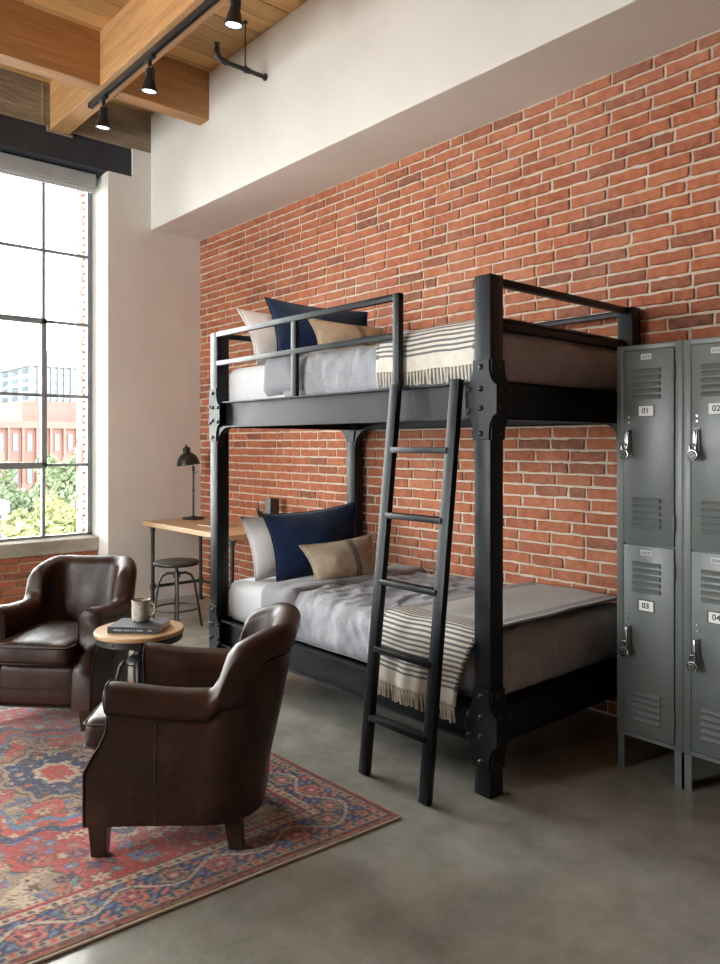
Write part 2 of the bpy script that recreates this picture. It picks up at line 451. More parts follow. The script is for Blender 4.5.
# left wall with its windows
GX = -.38                                     # glazing plane
wl = MB()
wl.box(-.6, 0, -.926, -.0, -.12, 3.885)          # pier by the corner
wl.box(-.6, 0, -.695, -.0, 3.88, 4.145)         # step beside the steel lintel
wl.box(-.6, 0, -4.1, -3.6, -.12, 3.885)
wl.box(-.6, 0, RY, -6.7, -.12, 3.885)
wlo = wl.build('wall_left', M['white_wall'], bevel=.004); tag(wlo, kind='structure')
lt = MB().box(-.6, .0, RY, 0, 4.14, H+.02); lt.box(-.01, .012, -1.46, -1.24, 4.09, 4.14); lt.box(-.02, .006, -1.50, -1.475, 4.14, 4.5)
tag(lt.build('trim_1', M['lintel'], bevel=.006), 'rough board-formed concrete band above the steel lintel', kind='structure')
ib = MB()
ib.box(-.30, -.025, RY, -.70, 4.118, 4.142); ib.box(-.30, -.012, RY, -.70, 3.888, 3.905); ib.box(-.05, -.02, RY, -.70, 3.90, 4.12)
ib.box(-.6, -.30, RY, -.70, 3.888, 4.142)
tag(ib.build('trim_2', M['beam_steel'], bevel=.002), 'dark steel lintel beam across the window head', kind='structure')
def window(n, ya, yb):
    """steel window between ya (right) and yb (left)"""
    e = bpy.data.objects.new('window_%d' % n, None); COL.objects.link(e); tag(e, kind='structure')
    z0, z1 = .60, 3.888
    cols = 6; w = (ya - yb)
    fr = MB(); t = .03
    fr.box(GX-.03, GX+.03, ya-.045, ya, z0, z1); fr.box(GX-.03, GX+.03, yb, yb+.045, z0, z1)
    fr.box(GX-.03, GX+.03, yb, ya, z0, z0+.035); fr.box(GX-.03, GX+.03, yb, ya, 3.80, z1)
    ys = [ya - .435 - .45*k for k in range(cols)]
    for y in ys:
        if y > yb+.1: fr.box(GX-.022, GX+.022, y-.014, y+.014, z0, z1)
    for z in (3.175, 2.545, 1.885, 1.262): fr.box(GX-.02, GX+.02, yb, ya, z-.013, z+.013)
    fr.build('window_frame', M['paint_steel'], e, bevel=.003)
    sa = MB()                                  # the opening sash: two rows, the second and third column
    sy0, sy1 = ya-.435-.9, ya-.435+.02
    for (a, b_, c, d) in ((sy1-.045, sy1, 1.25, 2.56), (sy0, sy0+.045, 1.25, 2.56), (sy0, sy1, 2.515, 2.565), (sy0, sy1, 1.235, 1.29)):
        sa.box(GX-.01, GX+.045, a, b_, c, d)
    sa.box(GX+.045, GX+.06, sy1-.03, sy1-.018, 1.84, 1.92)
    sa.build('window_sash', M['paint_steel'], e, bevel=.003)
    MB().box(GX-.006, GX, yb, ya, z0, z1).build('window_pane', M['glass'], e)
    s = MB().box(-.6, -.20, yb, ya, .485, .605); s.prism([(GX-.02, .605), (-.205, .605), (GX-.02, .622)], 'y', yb, ya)
    s.build('window_sill', M['concrete'], e, bevel=.008)
window(1, -.926, -3.6); window(2, -4.1, -6.7)
for i, (ya, yb) in enumerate(((-.926, -3.6), (-4.1, -6.7))):
    o = brick_wall('wall_left_lower', -ya, -yb, 0, .485, lambda u, d, z: (-.232+d, -u, z), 5+i, z_off=.02); tag(o, kind='structure')
    MB().box(-.6, -.225, yb, ya, -.12, .485).build('mortar_bed', M['mortar'], o)
    oj = brick_wall('wall_left_outer_jamb', .46, .72, .3, 4.2, lambda u, d, z: (-u, ya+.01-d, z), 15+i); tag(oj, kind='structure'); oj.data.materials[0] = M['hazed_brick']
    MB().box(-.74, -.455, ya, ya+.3, .2, 4.3).build('mortar_bed', M['mortar'], oj)
# roller blind
rb = thing('roller_blind', 'grey roller blind rolled up at the head of the steel window', 'roller blind', (-.17, -2.27, 3.75))
MB().box(-.09, .04, -1.31, 1.295, .0, .125, .012).build('cassette', M['blind'], rb)
MB().box(-.03, .0, -1.30, 1.29, -.035, .002, .004).build('bottom_rail', M['blind_rail'], rb)
# rest of the room behind the camera, plus a window added for fill
tag(MB().box(RX, RX+.2, RY, .1, -.12, H+.1).build('wall_right', M['fill_cut_wall']), kind='structure')
fw = MB(); fw.box(-.6, RX+.2, RY-.3, RY, -.12, .7); fw.box(-.6, RX+.2, RY-.3, RY, 3.6, H+.1)
for a, b_ in ((-.6, .4), (3.6, RX+.2)): fw.box(a, b_, RY-.3, RY, .7, 3.6)
tag(fw.build('wall_front', M['fill_cut_wall']), kind='structure')
for n, (a, b_) in ((3, (.4, 3.6)),):  # unseen window, added to let frontal fill light into the room
    e = bpy.data.objects.new('window_%d' % n, None); COL.objects.link(e); tag(e, kind='structure')
    f = MB()
    for k in range(6): x = lerp(a, b_, k/5); f.box(x-.02, x+.02, RY-.17, RY-.13, .7, 3.6)
    for k in range(6): z = lerp(.7, 3.6, k/5); f.box(a, b_, RY-.17, RY-.13, z-.02, z+.02)
    f.build('window_frame', M['paint_steel'], e)
    MB().box(a, b_, RY-.153, RY-.147, .7, 3.6).build('window_pane', M['glass'], e)

# ceiling boards (run along y), one mesh
def planks():
    b = bmesh.new(); cl = b.verts.layers.float.new('tone'); x = -.6 + .105; rnd = random.Random(4)
    while x < RX:
        y = RY
        while y < -.5:
            ln = rnd.uniform(2.2, 4.0); y2 = min(y+ln, -.5)
            t = rnd.random(); dz = rnd.uniform(0, .004)
            P = [(x+.004, y+.002), (x+.174, y+.002), (x+.174, y2-.002), (x+.004, y2-.002)]
            lo = [b.verts.new((q[0] + (.004 if i in (0, 3) else -.004), q[1], H+dz)) for i, q in enumerate(P)]
            mi = [b.verts.new((q[0], q[1], H+.006+dz)) for q in P]; hi = [b.verts.new((q[0], q[1], H+.05)) for q in P]
            b.faces.new(lo)
            for A, B in ((lo, mi), (mi, hi)):
                for i in range(4): b.faces.new((A[i], A[(i+1) % 4], B[(i+1) % 4], B[i]))
            for v in lo+mi+hi: v[cl] = t
            y = y2
        x += .178
    bmesh.ops.recalc_face_normals(b, faces=b.faces[:])
    me = bpy.data.meshes.new('ceiling'); b.to_mesh(me); b.free(); me.materials.append(M['plank'])
    o = bpy.data.objects.new('ceiling', me); COL.objects.link(o); return tag(o, kind='structure')
cg = planks()
MB().box(-.6, RX+.2, RY-.3, .3, H+.03, H+.15).build('roof_deck', mat('gap_dark', (.03, .018, .01), .9), cg)

tag(MB().box(0.0, RX, -1.432, -1.272, 4.108, H+.03, .006).build('ceiling_beam', M['beam_x']), 'long fir girder carrying the black track, running out from the window wall', 'beam', kind='structure')
joists = []
for x in (.92, 3.45, 5.6, 7.7):
    o = MB().box(x, x+.145, -1.272, -.52, 4.104, H+.03, .005).build('ceiling_joist', M['beam_y'])
    tag(o, kind='structure')
    o = MB().box(x, x+.145, RY, -1.432, 4.104, H+.03, .005).build('ceiling_joist', M['beam_y']); tag(o, kind='structure')

# ---------------------------------------------------------------- track lighting
tr = MB(); TY = -1.365
tr.box(.72, 7.0, TY-.019, TY-.006, 4.072, 4.106); tr.box(.72, 7.0, TY+.006, TY+.019, 4.072, 4.106); tr.box(.72, 7.0, TY-.02, TY+.02, 4.094, 4.108); tr.box(.712, .722, TY-.021, TY+.021, 4.07, 4.108)
tag(tr.build('light_track', M['lamp_black']), 'long black lighting track fixed under the fir girder', 'lighting track')
def track_head():
    r = thing('track_spotlight', '', 'spotlight', (0, 0, 0), 0, 'spotlights on the ceiling track')
    a = MB(); a.box(-.05, .05, -.014, .014, -.022, .0, .003); a.cyl((0, 0, -.02), (0, 0, -.062), .012); a.build('adapter', M['lamp_black'], r, sm=True)
    y = MB(); y.tube([(-.036, 0, -.15), (-.04, 0, -.11), (-.036, 0, -.075), (-.014, 0, -.062), (.014, 0, -.062), (.036, 0, -.075), (.04, 0, -.11), (.036, 0, -.15)], .0045, 8)
    y.build('yoke', M['lamp_black'], r, sm=True)
    hT = Matrix.Translation((0, 0, -.14)) @ Matrix.Rotation(math.radians(8), 4, 'Y')
    h = MB(); h.lathe([(0, .06), (.024, .06), (.028, .052), (.028, .0), (.034, -.02), (.044, -.06), (.048, -.066), (.048, -.078), (.042, -.079), (.038, -.066), (0, -.066)], seg=28, M=hT)
    for z in (.045, .03, .015): h.lathe([(.028, z), (.031, z-.003), (.028, z-.006)], seg=28, M=hT)
    h.build('spot_head', M['lamp_black'], r, sm=True)
    MB().lathe([(0, -.0745), (.038, -.0745), (.038, -.071), (0, -.071)], seg=28, M=hT).build('lens', M['lens'], r, sm=True)
    return r
h0 = track_head()
for i, (x, lab) in enumerate(((.965, 'black track spotlight nearest the window wall, at the far end of the track'),
                              (1.745, 'black track spotlight in the middle, in front of the right-hand joist'),
                              (2.82, 'black track spotlight cut by the top edge of the picture'))):
    h = h0 if i == 0 else copy_tree(h0)
    h.location = (x, TY, 4.072); h.scale = (1.15, 1.15, 1.05); h['label'] = lab

# sprinkler pipe hanging by the upper wall
pp = thing('sprinkler_pipe', 'short dark sprinkler pipe hanging on a rod below the boards beside the white upper wall', 'pipe', (1.888, -.52, 4.15))
L0 = Vector((1.888, -.52, 4.15))
def rel(*q): return tuple(Vector(q) - L0)
pa, pb = Vector((1.895, -.522, 4.155)), Vector((1.62, -.74, 4.29))
pa = Vector((1.89, -.522, 4.152)); pb = Vector((1.89, -.86, 4.152))
m_ = MB(); m_.cyl(rel(*pa), rel(*pb), .016); m_.cyl(rel(1.89, -.523, 4.152), rel(1.89, -.535, 4.152), .026); m_.cyl(rel(1.89, -.69, 4.152), rel(1.89, -.665, 4.152), .021)
m_.build('pipe', M['iron'], pp, sm=True)
m_ = MB(); m_.tube([rel(1.89, -.85, 4.152), rel(1.89, -.90, 4.156), rel(1.89, -.93, 4.18), rel(1.89, -.935, 4.215), rel(1.89, -.93, 4.235)], [.021, .022, .022, .021, .018], 14)
m_.cyl(rel(1.89, -.93, 4.23), rel(1.89, -.93, 4.26), .008); m_.cyl(rel(1.89, -.93, 4.256), rel(1.89, -.93, 4.262), .024); m_.build('elbow', M['iron'], pp, sm=True)
m_ = MB(); m_.cyl(rel(1.89, -.70, 4.17), rel(1.89, -.70, 4.498), .005, seg=8); m_.cyl(rel(1.89, -.70, 4.488), rel(1.89, -.70, 4.499), .016)
m_.tube([rel(1.89 + .022*math.cos(a), -.70, 4.155 + .026*math.sin(a)) for a in [2*PI*k/16 for k in range(16)]], .004, 8, closed=True); m_.build('hanging_rod', M['iron'], pp, sm=True)

# ---------------------------------------------------------------- bunk bed
bed = thing('bunk_bed', 'black riveted steel bunk bed standing against the brick wall', 'bunk bed', (3.44, -.63, 0))
BL = Vector((3.44, -.63, 0))
class BB(MB):
    def build(s, name, m, parent=bed, **k):
        s.bm.transform(Matrix.Translation(-BL)); return MB.build(s, name, m, parent, **k)
X0, X1, Y0, Y1, PW = 2.33, 4.567, -1.24, -.028, .085
def plate_poly(c, zb, zt, hw=.0425, ext=.04, top=.085, bot=.085, side=0):
    """gusset outline around a post centred at c: wings between zb and zt (rail height)"""
    L = []; n = 6
    def wing(sg):
        pts = [(c+sg*hw, zb-bot)]
        for k in range(n+1):
            a = k/n*PI/2
            pts.append((c+sg*(hw + ext*(1-math.cos(a))), zb-bot+.02 + (bot-.02+.02)*math.sin(a)))
        for k in range(n+1):
            a = (1-k/n)*PI/2
            pts.append((c+sg*(hw + ext*(1-math.cos(a))), zt-.02 + (top+.0)*(1-math.sin(a))))
        pts.append((c+sg*hw, zt+top)); return pts
    r = wing(1) if side >= 0 else [(c+hw, zb-bot), (c+hw, zt+top)]
    l = wing(-1) if side <= 0 else [(c-hw, zb-bot), (c-hw, zt+top)]
    return r + l[::-1]
post_names = {}
UZ0, UZ1, LZ0, LZ1 = 1.553, 1.712, .203, .358
posts = []
for (x, y) in ((X0, Y0), (X1-PW, Y0), (X0, Y1-PW), (X1-PW, Y1-PW)):
    pb_ = BB().box(x, x+PW, y, y+PW, 0, 2.148, .004)
    posts.append(pb_.build('post', M['steel'], sm=True, angle=30))
# gusset plates (on the front faces and on the end faces) with their bolts
bolt_me = None
def gusset(poly, axis, face, out, zc, bolts, post):
    global bolt_me
    g = BB(); g.prism(poly, axis, face, face + out*.009)
    o = g.build('gusset_plate', M['steel'], post, bevel=.0015)
    for (u, z) in bolts:
        if bolt_me is None:
            b = MB(); b.lathe([(0, .009), (.006, .0085), (.0095, .006), (.0115, .0)], seg=12); b.lathe([(.0115, 0), (.0135, .0), (.0135, .001), (.011, .002)], seg=12)
            t = b.build('bolt', M['bolt'], o, sm=True); bolt_me = t.data
        else:
            t = bpy.data.objects.new('bolt', bolt_me); COL.objects.link(t); t.parent = o
        if axis == 'y': t.location = Vector((u, face+out*.009, z)) - BL; t.rotation_euler = (PI/2 if out < 0 else -PI/2, 0, 0)
        else: t.location = Vector((face+out*.009, u, z)) - BL; t.rotation_euler = (0, PI/2 if out > 0 else -PI/2, 0)
for zb, zt in ((UZ0, UZ1), (LZ0, LZ1)):
    up = zb > 1
    for ix, xc in enumerate((X0+PW/2, X1-PW/2)):
        zz = [zt+.055, (zb+zt)/2+.045, (zb+zt)/2-.035, zb-.06]
        bl = [(xc, z) for z in zz] + [(xc+(.062 if ix == 0 else -.062), z) for z in (zt-.035, zb+.035)] + [(xc + (.028 if ix == 0 else -.028)*0 + (-.028 if ix == 0 else .028), (zb+zt)/2) for _ in range(0)]
        if ix == 0: bl += [(xc-.028, z) for z in (zt-.03, zb+.03)]
        gusset(plate_poly(xc, zb, zt, side=(1 if ix == 0 else 0)), 'y', Y0, -1, 0, bl, posts[ix])
        gusset(plate_poly(xc, zb, zt, side=(1 if ix == 0 else -1)), 'y', Y1-PW+.0, -1, 0, [], posts[2+ix])
    yc = Y0+PW/2
    gusset(plate_poly(yc, zb, zt, ext=.045, side=1), 'x', X1, 1, 0, [(yc-.0, z) for z in (zt+.055, (zb+zt)/2+.045, (zb+zt)/2-.035, zb-.06)] + [(yc+.066, z) for z in (zt-.035, zb+.035)], posts[1])
    yc2 = Y1-PW/2
    gusset(plate_poly(yc2, zb, zt, ext=.045, side=-1), 'x', X1, 1, 0, [], posts[3])
# curved knee brackets under the upper rails at the head-end posts
def knee(x, y0, y1, sg, z, r=.12):
    pts = [(x, z), (x, z-r)] + [(x + sg*(r - r*math.cos(a)), z-r + r*math.sin(a)) for a in [PI/2*k/8 for k in range(1, 9)]]
    b = BB(); b.prism(pts, 'y', y0, y1); return b
knee(X0+PW, Y0+.002, Y0+.05, 1, UZ0).build('knee_bracket', M['steel'])
knee(X0+PW, Y1-PW, Y1-PW+.05, 1, UZ0, .14).build('knee_bracket', M['steel'])
b = BB(); b.prism([(X0, UZ0), (X0, UZ0-.12)] + [(X0-.10+.10*math.cos(a), UZ0-.12+.12*math.sin(a)) for a in [PI/2*k/8 for k in range(1, 9)]], 'y', Y1-PW, Y1-PW+.05)
b.build('knee_bracket', M['steel'])
knee(X1-PW, Y1-PW, Y1-PW+.05, -1, UZ0, .08).build('knee_bracket', M['steel'])
# channel-section rails
for zb, zt in ((UZ0, UZ1), (LZ0, LZ1)):
    for sg, y in ((-1, Y0), (1, Y1)):
        ya, yw = (y+.008, y+.05) if sg < 0 else (y-.05, y-.008)
        b = BB(); b.box(X0+PW, X1-PW, min(ya, yw), max(ya, yw), zt-.009, zt); b.box(X0+PW, X1-PW, min(ya, yw), max(ya, yw), zb, zb+.009)
        yy = y+.042 if sg < 0 else y-.05
        b.box(X0+PW, X1-PW, yy, yy+.009, zb, zt); b.build('side_rail', M['steel'], bevel=.0015)
    for sg, x in ((-1, X0), (1, X1)):
        xa, xw = (x+.012, x+.055) if sg < 0 else (x-.055, x-.012)
        b = BB(); b.box(xa, xw, Y0+PW, Y1-PW, zt-.009, zt); b.box(xa, xw, Y0+PW, Y1-PW, zb, zb+.009)
        xx = x+.012 if sg < 0 else x-.022
        b.box(xx, xx+.01, Y0+PW, Y1-PW, zb, zt); b.build('end_rail', M['steel'], bevel=.0015)
    # slats seen from below
    b = BB(); x = X0+.12
    while x < X1-.15: b.box(x, x+.07, Y0+.05, Y1-.05, zb+.045, zb+.06); x += .14
    b.box(X0+.05, X1-.05, Y0+.05, Y1-.05, zb+.06, zb+.085); b.build('slat_base', M['steel'])
# guard rails
def brect(name, *a, up=(0, 0, 1)):
    pass
g = BB(); g.box(X0+PW, 4.045, Y0-.010, Y0+.018, 2.115, 2.146, .003); g.box(X0+PW, 4.01, Y0-.010, Y0+.018, 1.937, 1.966, .003)
g.box(4.005, 4.045, Y0-.014, Y0+.020, UZ1, 2.146, .003); g.box(3.20, 3.245, Y0-.008, Y0+.018, UZ1, 2.12, .003)
g.build('guard_rail', M['steel'], sm=True, angle=30)
for x in (X0+.03, X1-.06):
    g = BB()
    for z0, z1 in ((2.115, 2.146), (1.93, 1.96)):
        if x < 3 and z0 < 2: continue
        g.box(x, x+.035, Y0+PW, Y1-PW, z0, z1, .003)
    g.build('end_guard_rail', M['steel'], sm=True, angle=30)
g = BB(); g.box(X0+PW, X1-PW, Y1-PW+.02, Y1-PW+.055, 2.108, 2.138, .003); g.build('back_guard_rail', M['steel'], sm=True, angle=30)

# ladder (hooked over the front rail)
la = thing('bed_ladder', 'black steel ladder with five rungs leaning on the bunk bed', 'ladder', (4.22, -1.48, 0))
LB = Vector((4.22, -1.48, 0))
def lad(z): return lerp(-1.462, -1.268, z/1.72)     # y of the stiles at height z
for x in (4.045, 4.413):
    b = MB(); b.bar(Vector((x, lad(0), 0))-LB, Vector((x, lad(1.722), 1.722))-LB, .032, .052, up=(1, 0, 0), bev=.003)
    b.build('stile', M['steel'], la, sm=True, angle=30)
for z in (1.425, 1.132, .838, .545, .25):
    b = MB(); b.box(4.06, 4.40, lad(z)-.022, lad(z)+.022, z-.014, z+.012, .003, Matrix.Translation(-LB)); b.build('rung', M['steel'], la, sm=True, angle=30)

# ---------------------------------------------------------------- bedding
def sheet_disp(p, n):
    return .004*nz(p.x*5, p.y*5, p.z*14) + .002*nz(p.x*22, p.y*8, p.z*20)
def linen_disp(p, n):
    q = linen_raw(p, n)
    if n.z < .3:
        base = 1.72 if p.z > 1.3 else .36
        q *= smooth(base-.02, base+.10, p.z)
        q = min(q, .020 if p.z < 1.3 else .010)
    return q
def linen_raw(p, n):
    w = .012*nz(p.x*3.1, p.y*3.1, p.z*3.3+2) + .007*nz(p.x*9+3, p.y*7, p.z*5) + .003*nz(p.x*26, p.y*26, p.z*11)
    rdg = abs(nz(p.x*6.5+p.z*2.5, p.y*5, p.z*3+9)); w += .012*(1-min(1, rdg*4))
    r2 = abs(nz(p.x*13+p.z*5+4, p.y*8+2, p.z*6)); w += .007*(1-min(1, r2*5))
    r3 = abs(nz(p.x*24+1, p.y*19+p.x*6, p.z*10)); w += .0035*(1-min(1, r3*5))
    return w
def bedding(z0, z1, lab_m, lab_d, upper):
    m = MB(); soft_box(m, 2.415, 4.49, -1.178, -.085, z0, z1, .06, .03, sheet_disp)
    mo = m.build('mattress', M['sheet'], None, sm=True, angle=80, loc=(3.44, -.63, z0))
    tag(mo, lab_m, 'mattress')
    # seam piping is part of the mattress
    e = thing('duvet', lab_d, 'duvet', (3.6, -.63, z1))
    dz = z0 + (.02 if upper else .025)
    d = MB(); soft_box(d, 2.99, 4.535, -1.190 if upper else -1.208, -.062, z0+.012, z1+.020, .085, .015, linen_disp)
    d.bm.transform(Matrix.Translation((-3.6, .63, -z1))); d.build('duvet_cover', M['linen'], e, sm=True, angle=80)
    # folded-back top edge
    def fd(p, n): return .006*nz(p.x*4, p.y*5, p.z*6) + .004*nz(p.x*16, p.y*6, p.z*5)
    f = MB()
    soft_box(f, 2.83, 3.17, -1.212 if upper else -1.234, -.068, z0+.06, z1+.045, .075, .02, fd)
    for v in f.bm.verts:                        # the fold hangs a little forward at the front edge
        k = smooth(z1-.02, z0+.03, v.co.z)
        if v.co.y < -1.1: v.co.x += .10*k*(1 if v.co.x > 3 else -.25)
        v.co.x += .015*math.sin(v.co.y*9)*(1 if v.co.x > 3 else .6)
    f.bm.transform(Matrix.Translation((-3.6, .63, -z1))); f.build('turned_down_fold', M['linen_dark'], e, sm=True, angle=80)
    return mo, e
bedding(.345, .602, 'white sheeted mattress on the lower bunk', 'rumpled grey linen duvet spread over the lower bunk', False)
bedding(1.655, 1.925, 'white sheeted mattress on the upper bunk', 'rumpled grey linen duvet spread over the upper bunk', True)

def throw(z1, zh, lab, hl=3.885, hr=4.41, front=-1.262):
    """cloth laid across the bunk: hem hangs at the front, runs over the top to the wall side"""
    e = thing('throw_blanket', lab, 'throw blanket', (4.2, -.63, z1), 0, 'striped throws across the bunks')
    r = .09; yf, yb = front, -.09; zt = z1+.062
    prof = []                                    # (y, z) points along the length with arc length
    zz = zh
    N1 = 16
    for k in range(N1): prof.append((yf, lerp(zh, zt-r, k/N1)))
    for k in range(9): a = PI/2*k/8; prof.append((yf+r-r*math.cos(a), zt-r+r*math.sin(a)))
    for k in range(1, 41): prof.append((lerp(yf+r, yb, k/40), zt))
    S = [0]
    for p, q in zip(prof, prof[1:]): S.append(S[-1]+math.hypot(q[0]-p[0], q[1]-p[1]))
    nu = 46; W = .56
    def pos(i, j, off=0.0):
        t = i/(nu-1); y, z = prof[j]; s = S[j]
        hang = 1-smooth(.0, .36, s)
        xl = lerp(3.925 if front < -1.25 else 3.86, hl, hang); xr = lerp(4.50, hr, hang)
        x = lerp(xl, xr, t)
        fold = math.sin(t*15+.7)*.5 + math.sin(t*31+2)*.25
        dy = (-.012*fold - .010)*hang*(1 if front < -1.25 else .35)
        dz = (1-hang)*(.006*nz(x*7, y*4, 3) ) + .010*(1-smooth(.35, .6, s))*0
        droop = .012*nz(t*4, 1.3)*hang
        if s > .25: dz += .004*math.sin(t*9)*nz(y*3, 5)
        return Vector((x, y+dy-off, z+dz+droop))
    b = bmesh.new(); uvl = b.loops.layers.uv.new('UVMap')
    V = [[b.verts.new(pos(i, j)-Vector((4.2, -.63, z1))) for j in range(len(prof))] for i in range(nu)]
    UV = {}
    for i in range(nu):
        for j in range(len(prof)): UV[V[i][j]] = (W*i/(nu-1), S[j])
    for i in range(nu-1):
        for j in range(len(prof)-1):
            f = b.faces.new((V[i][j], V[i+1][j], V[i+1][j+1], V[i][j+1]))
            for lp in f.loops: lp[uvl].uv = UV[lp.vert]
    bmesh.ops.recalc_face_normals(b, faces=b.faces[:])
    me = bpy.data.meshes.new('cloth'); b.to_mesh(me); b.free(); me.shade_smooth(); me.materials.append(M['throw'])
    o = bpy.data.objects.new('cloth', me); COL.objects.link(o); o.parent = e
    so = o.modifiers.new('thick', 'SOLIDIFY'); so.thickness = .007; so.offset = 0
    fr = MB(); rnd = random.Random(2); n = 30
    for k in range(n):
        t = (k+.5)/n; i = t*(nu-1); a = pos(int(i), 0); c = pos(min(int(i)+1, nu-1), 0); p = a.lerp(c, i-int(i)) - Vector((4.2, -.63, z1))
        ln = .068*rnd.uniform(.85, 1.1); sx = rnd.uniform(-.006, .006)
        pts = [p+Vector((-.004, 0, .004)), p+Vector((0, -.003, -.012)), p+Vector((sx*.5, -.002, -ln*.6)), p+Vector((sx, 0, -ln))]
        fr.tube(pts, [.0040, .0072, .0045, .0060], 6)
    fr.build('fringe', M['cream'], e, sm=True)
    return e
throw(.602, .345, 'cream throw with dark stripes and fringe, laid across the lower bunk')
throw(1.925, 1.785, 'cream throw with dark stripes and fringe, laid across the upper bunk', 3.850, 4.465, -1.206)

def pillow(name, label, bl, br, tr_, tl, th, m, group, uvm=False, cat='pillow'):
    """cushion stretched between four corners"""
    bl, br, tr_, tl = map(Vector, (bl, br, tr_, tl)); c = (bl+br+tr_+tl)/4
    U = ((br+tr_)-(bl+tl)).normalized(); Vv = ((tl+tr_)-(bl+br)).normalized(); Nn = U.cross(Vv).normalized()
    n = 26; b = bmesh.new(); uvl = b.loops.layers.uv.new('UVMap'); UV = {}
    seed = c.x*7+c.z*3
    def pt(i, j, sg):
        u = i/n; v = j/n; a = 2*u-1; d = 2*v-1
        # edges bow inwards between the pointed corners
        su = a*(1-.10*(1-d*d)); sv = d*(1-.11*(1-a*a))
        uu = (su+1)/2; vv = (sv+1)/2
        p = bl*(1-uu)*(1-vv)+br*uu*(1-vv)+tr_*uu*vv+tl*(1-uu)*vv
        hgt = (max(0, 1-a*a)**.78)*(max(0, 1-d*d)**.78)*1.12
        sag = 1+.18*(-d)                        # fuller at the bottom
        w = .010*nz(p.x*7+seed, p.y*7, p.z*7) + .005*nz(p.x*19, p.y*19+seed, p.z*19)
        return p - c + Nn*sg*(th/2*hgt*sag + w*hgt)
    F = {}
    for sg in (1, -1):
        for i in range(n+1):
            for j in range(n+1):
                edge = i in (0, n) or j in (0, n)
                if edge and sg < 0: F[(sg, i, j)] = F[(1, i, j)]; continue
                v = b.verts.new(pt(i, j, sg)); F[(sg, i, j)] = v; UV[v] = (i/n, j/n)
        for i in range(n):
            for j in range(n):
                f = b.faces.new((F[(sg, i, j)], F[(sg, i+1, j)], F[(sg, i+1, j+1)], F[(sg, i, j+1)]))
                for lp in f.loops: lp[uvl].uv = UV[lp.vert]
    bmesh.ops.recalc_face_normals(b, faces=b.faces[:])
    me = bpy.data.meshes.new('cushion_body'); b.to_mesh(me); me.shade_smooth(); me.materials.append(m); b.free()
    e = thing(name, label, cat, c, 0, group)
    o = bpy.data.objects.new('cushion_body', me); COL.objects.link(o); o.parent = e
    pi = MB(); ring = [(i, 0) for i in range(n)] + [(n, j) for j in range(n)] + [(i, n) for i in range(n, 0, -1)] + [(0, j) for j in range(n, 0, -1)]
    pi.tube([pt(i, j, 1) for i, j in ring], .0042, 6, closed=True)
    pi.build('seam_piping', m, e, sm=True)
    return e
G1, G2 = 'cushions on the lower bunk', 'cushions on the upper bunk'
pillow('pillow', 'white linen pillow leaning at the head of the lower bunk', (2.58, -1.07, .598), (2.58, -.45, .60), (2.45, -.47, .99), (2.39, -1.06, .985), .17, M['white_pillow'], G1)
pillow('cushion', 'large navy blue cushion in front of the white pillow, lower bunk', (2.69, -.985, .60), (2.87, -.40, .61), (2.72, -.36, 1.065), (2.43, -.92, .995), .20, M['navy'], G1, cat='cushion')
pillow('cushion', 'small beige oblong cushion with dark stripes on the lower bunk', (3.02, -.93, .622), (3.10, -.47, .635), (2.99, -.46, .882), (2.85, -.93, .835), .13, M['bolster'], G1, cat='cushion')
pillow('pillow', 'white pillow leaning at the head of the upper bunk', (2.57, -1.05, 1.945), (2.57, -.47, 1.945), (2.42, -.50, 2.33), (2.33, -1.04, 2.325), .17, M['white_pillow'], G2)
pillow('cushion', 'large navy blue cushion tilted behind the upper guard rail', (2.70, -.99, 1.955), (3.02, -.42, 1.955), (2.90, -.42, 2.30), (2.43, -.90, 2.405), .20, M['navy'], G2, cat='cushion')
pillow('cushion', 'small beige striped cushion behind the upper guard rail', (3.04, -.93, 1.985), (3.24, -.52, 1.975), (3.14, -.50, 2.16), (2.89, -.90, 2.215), .12, M['bolster'], G2, cat='cushion')

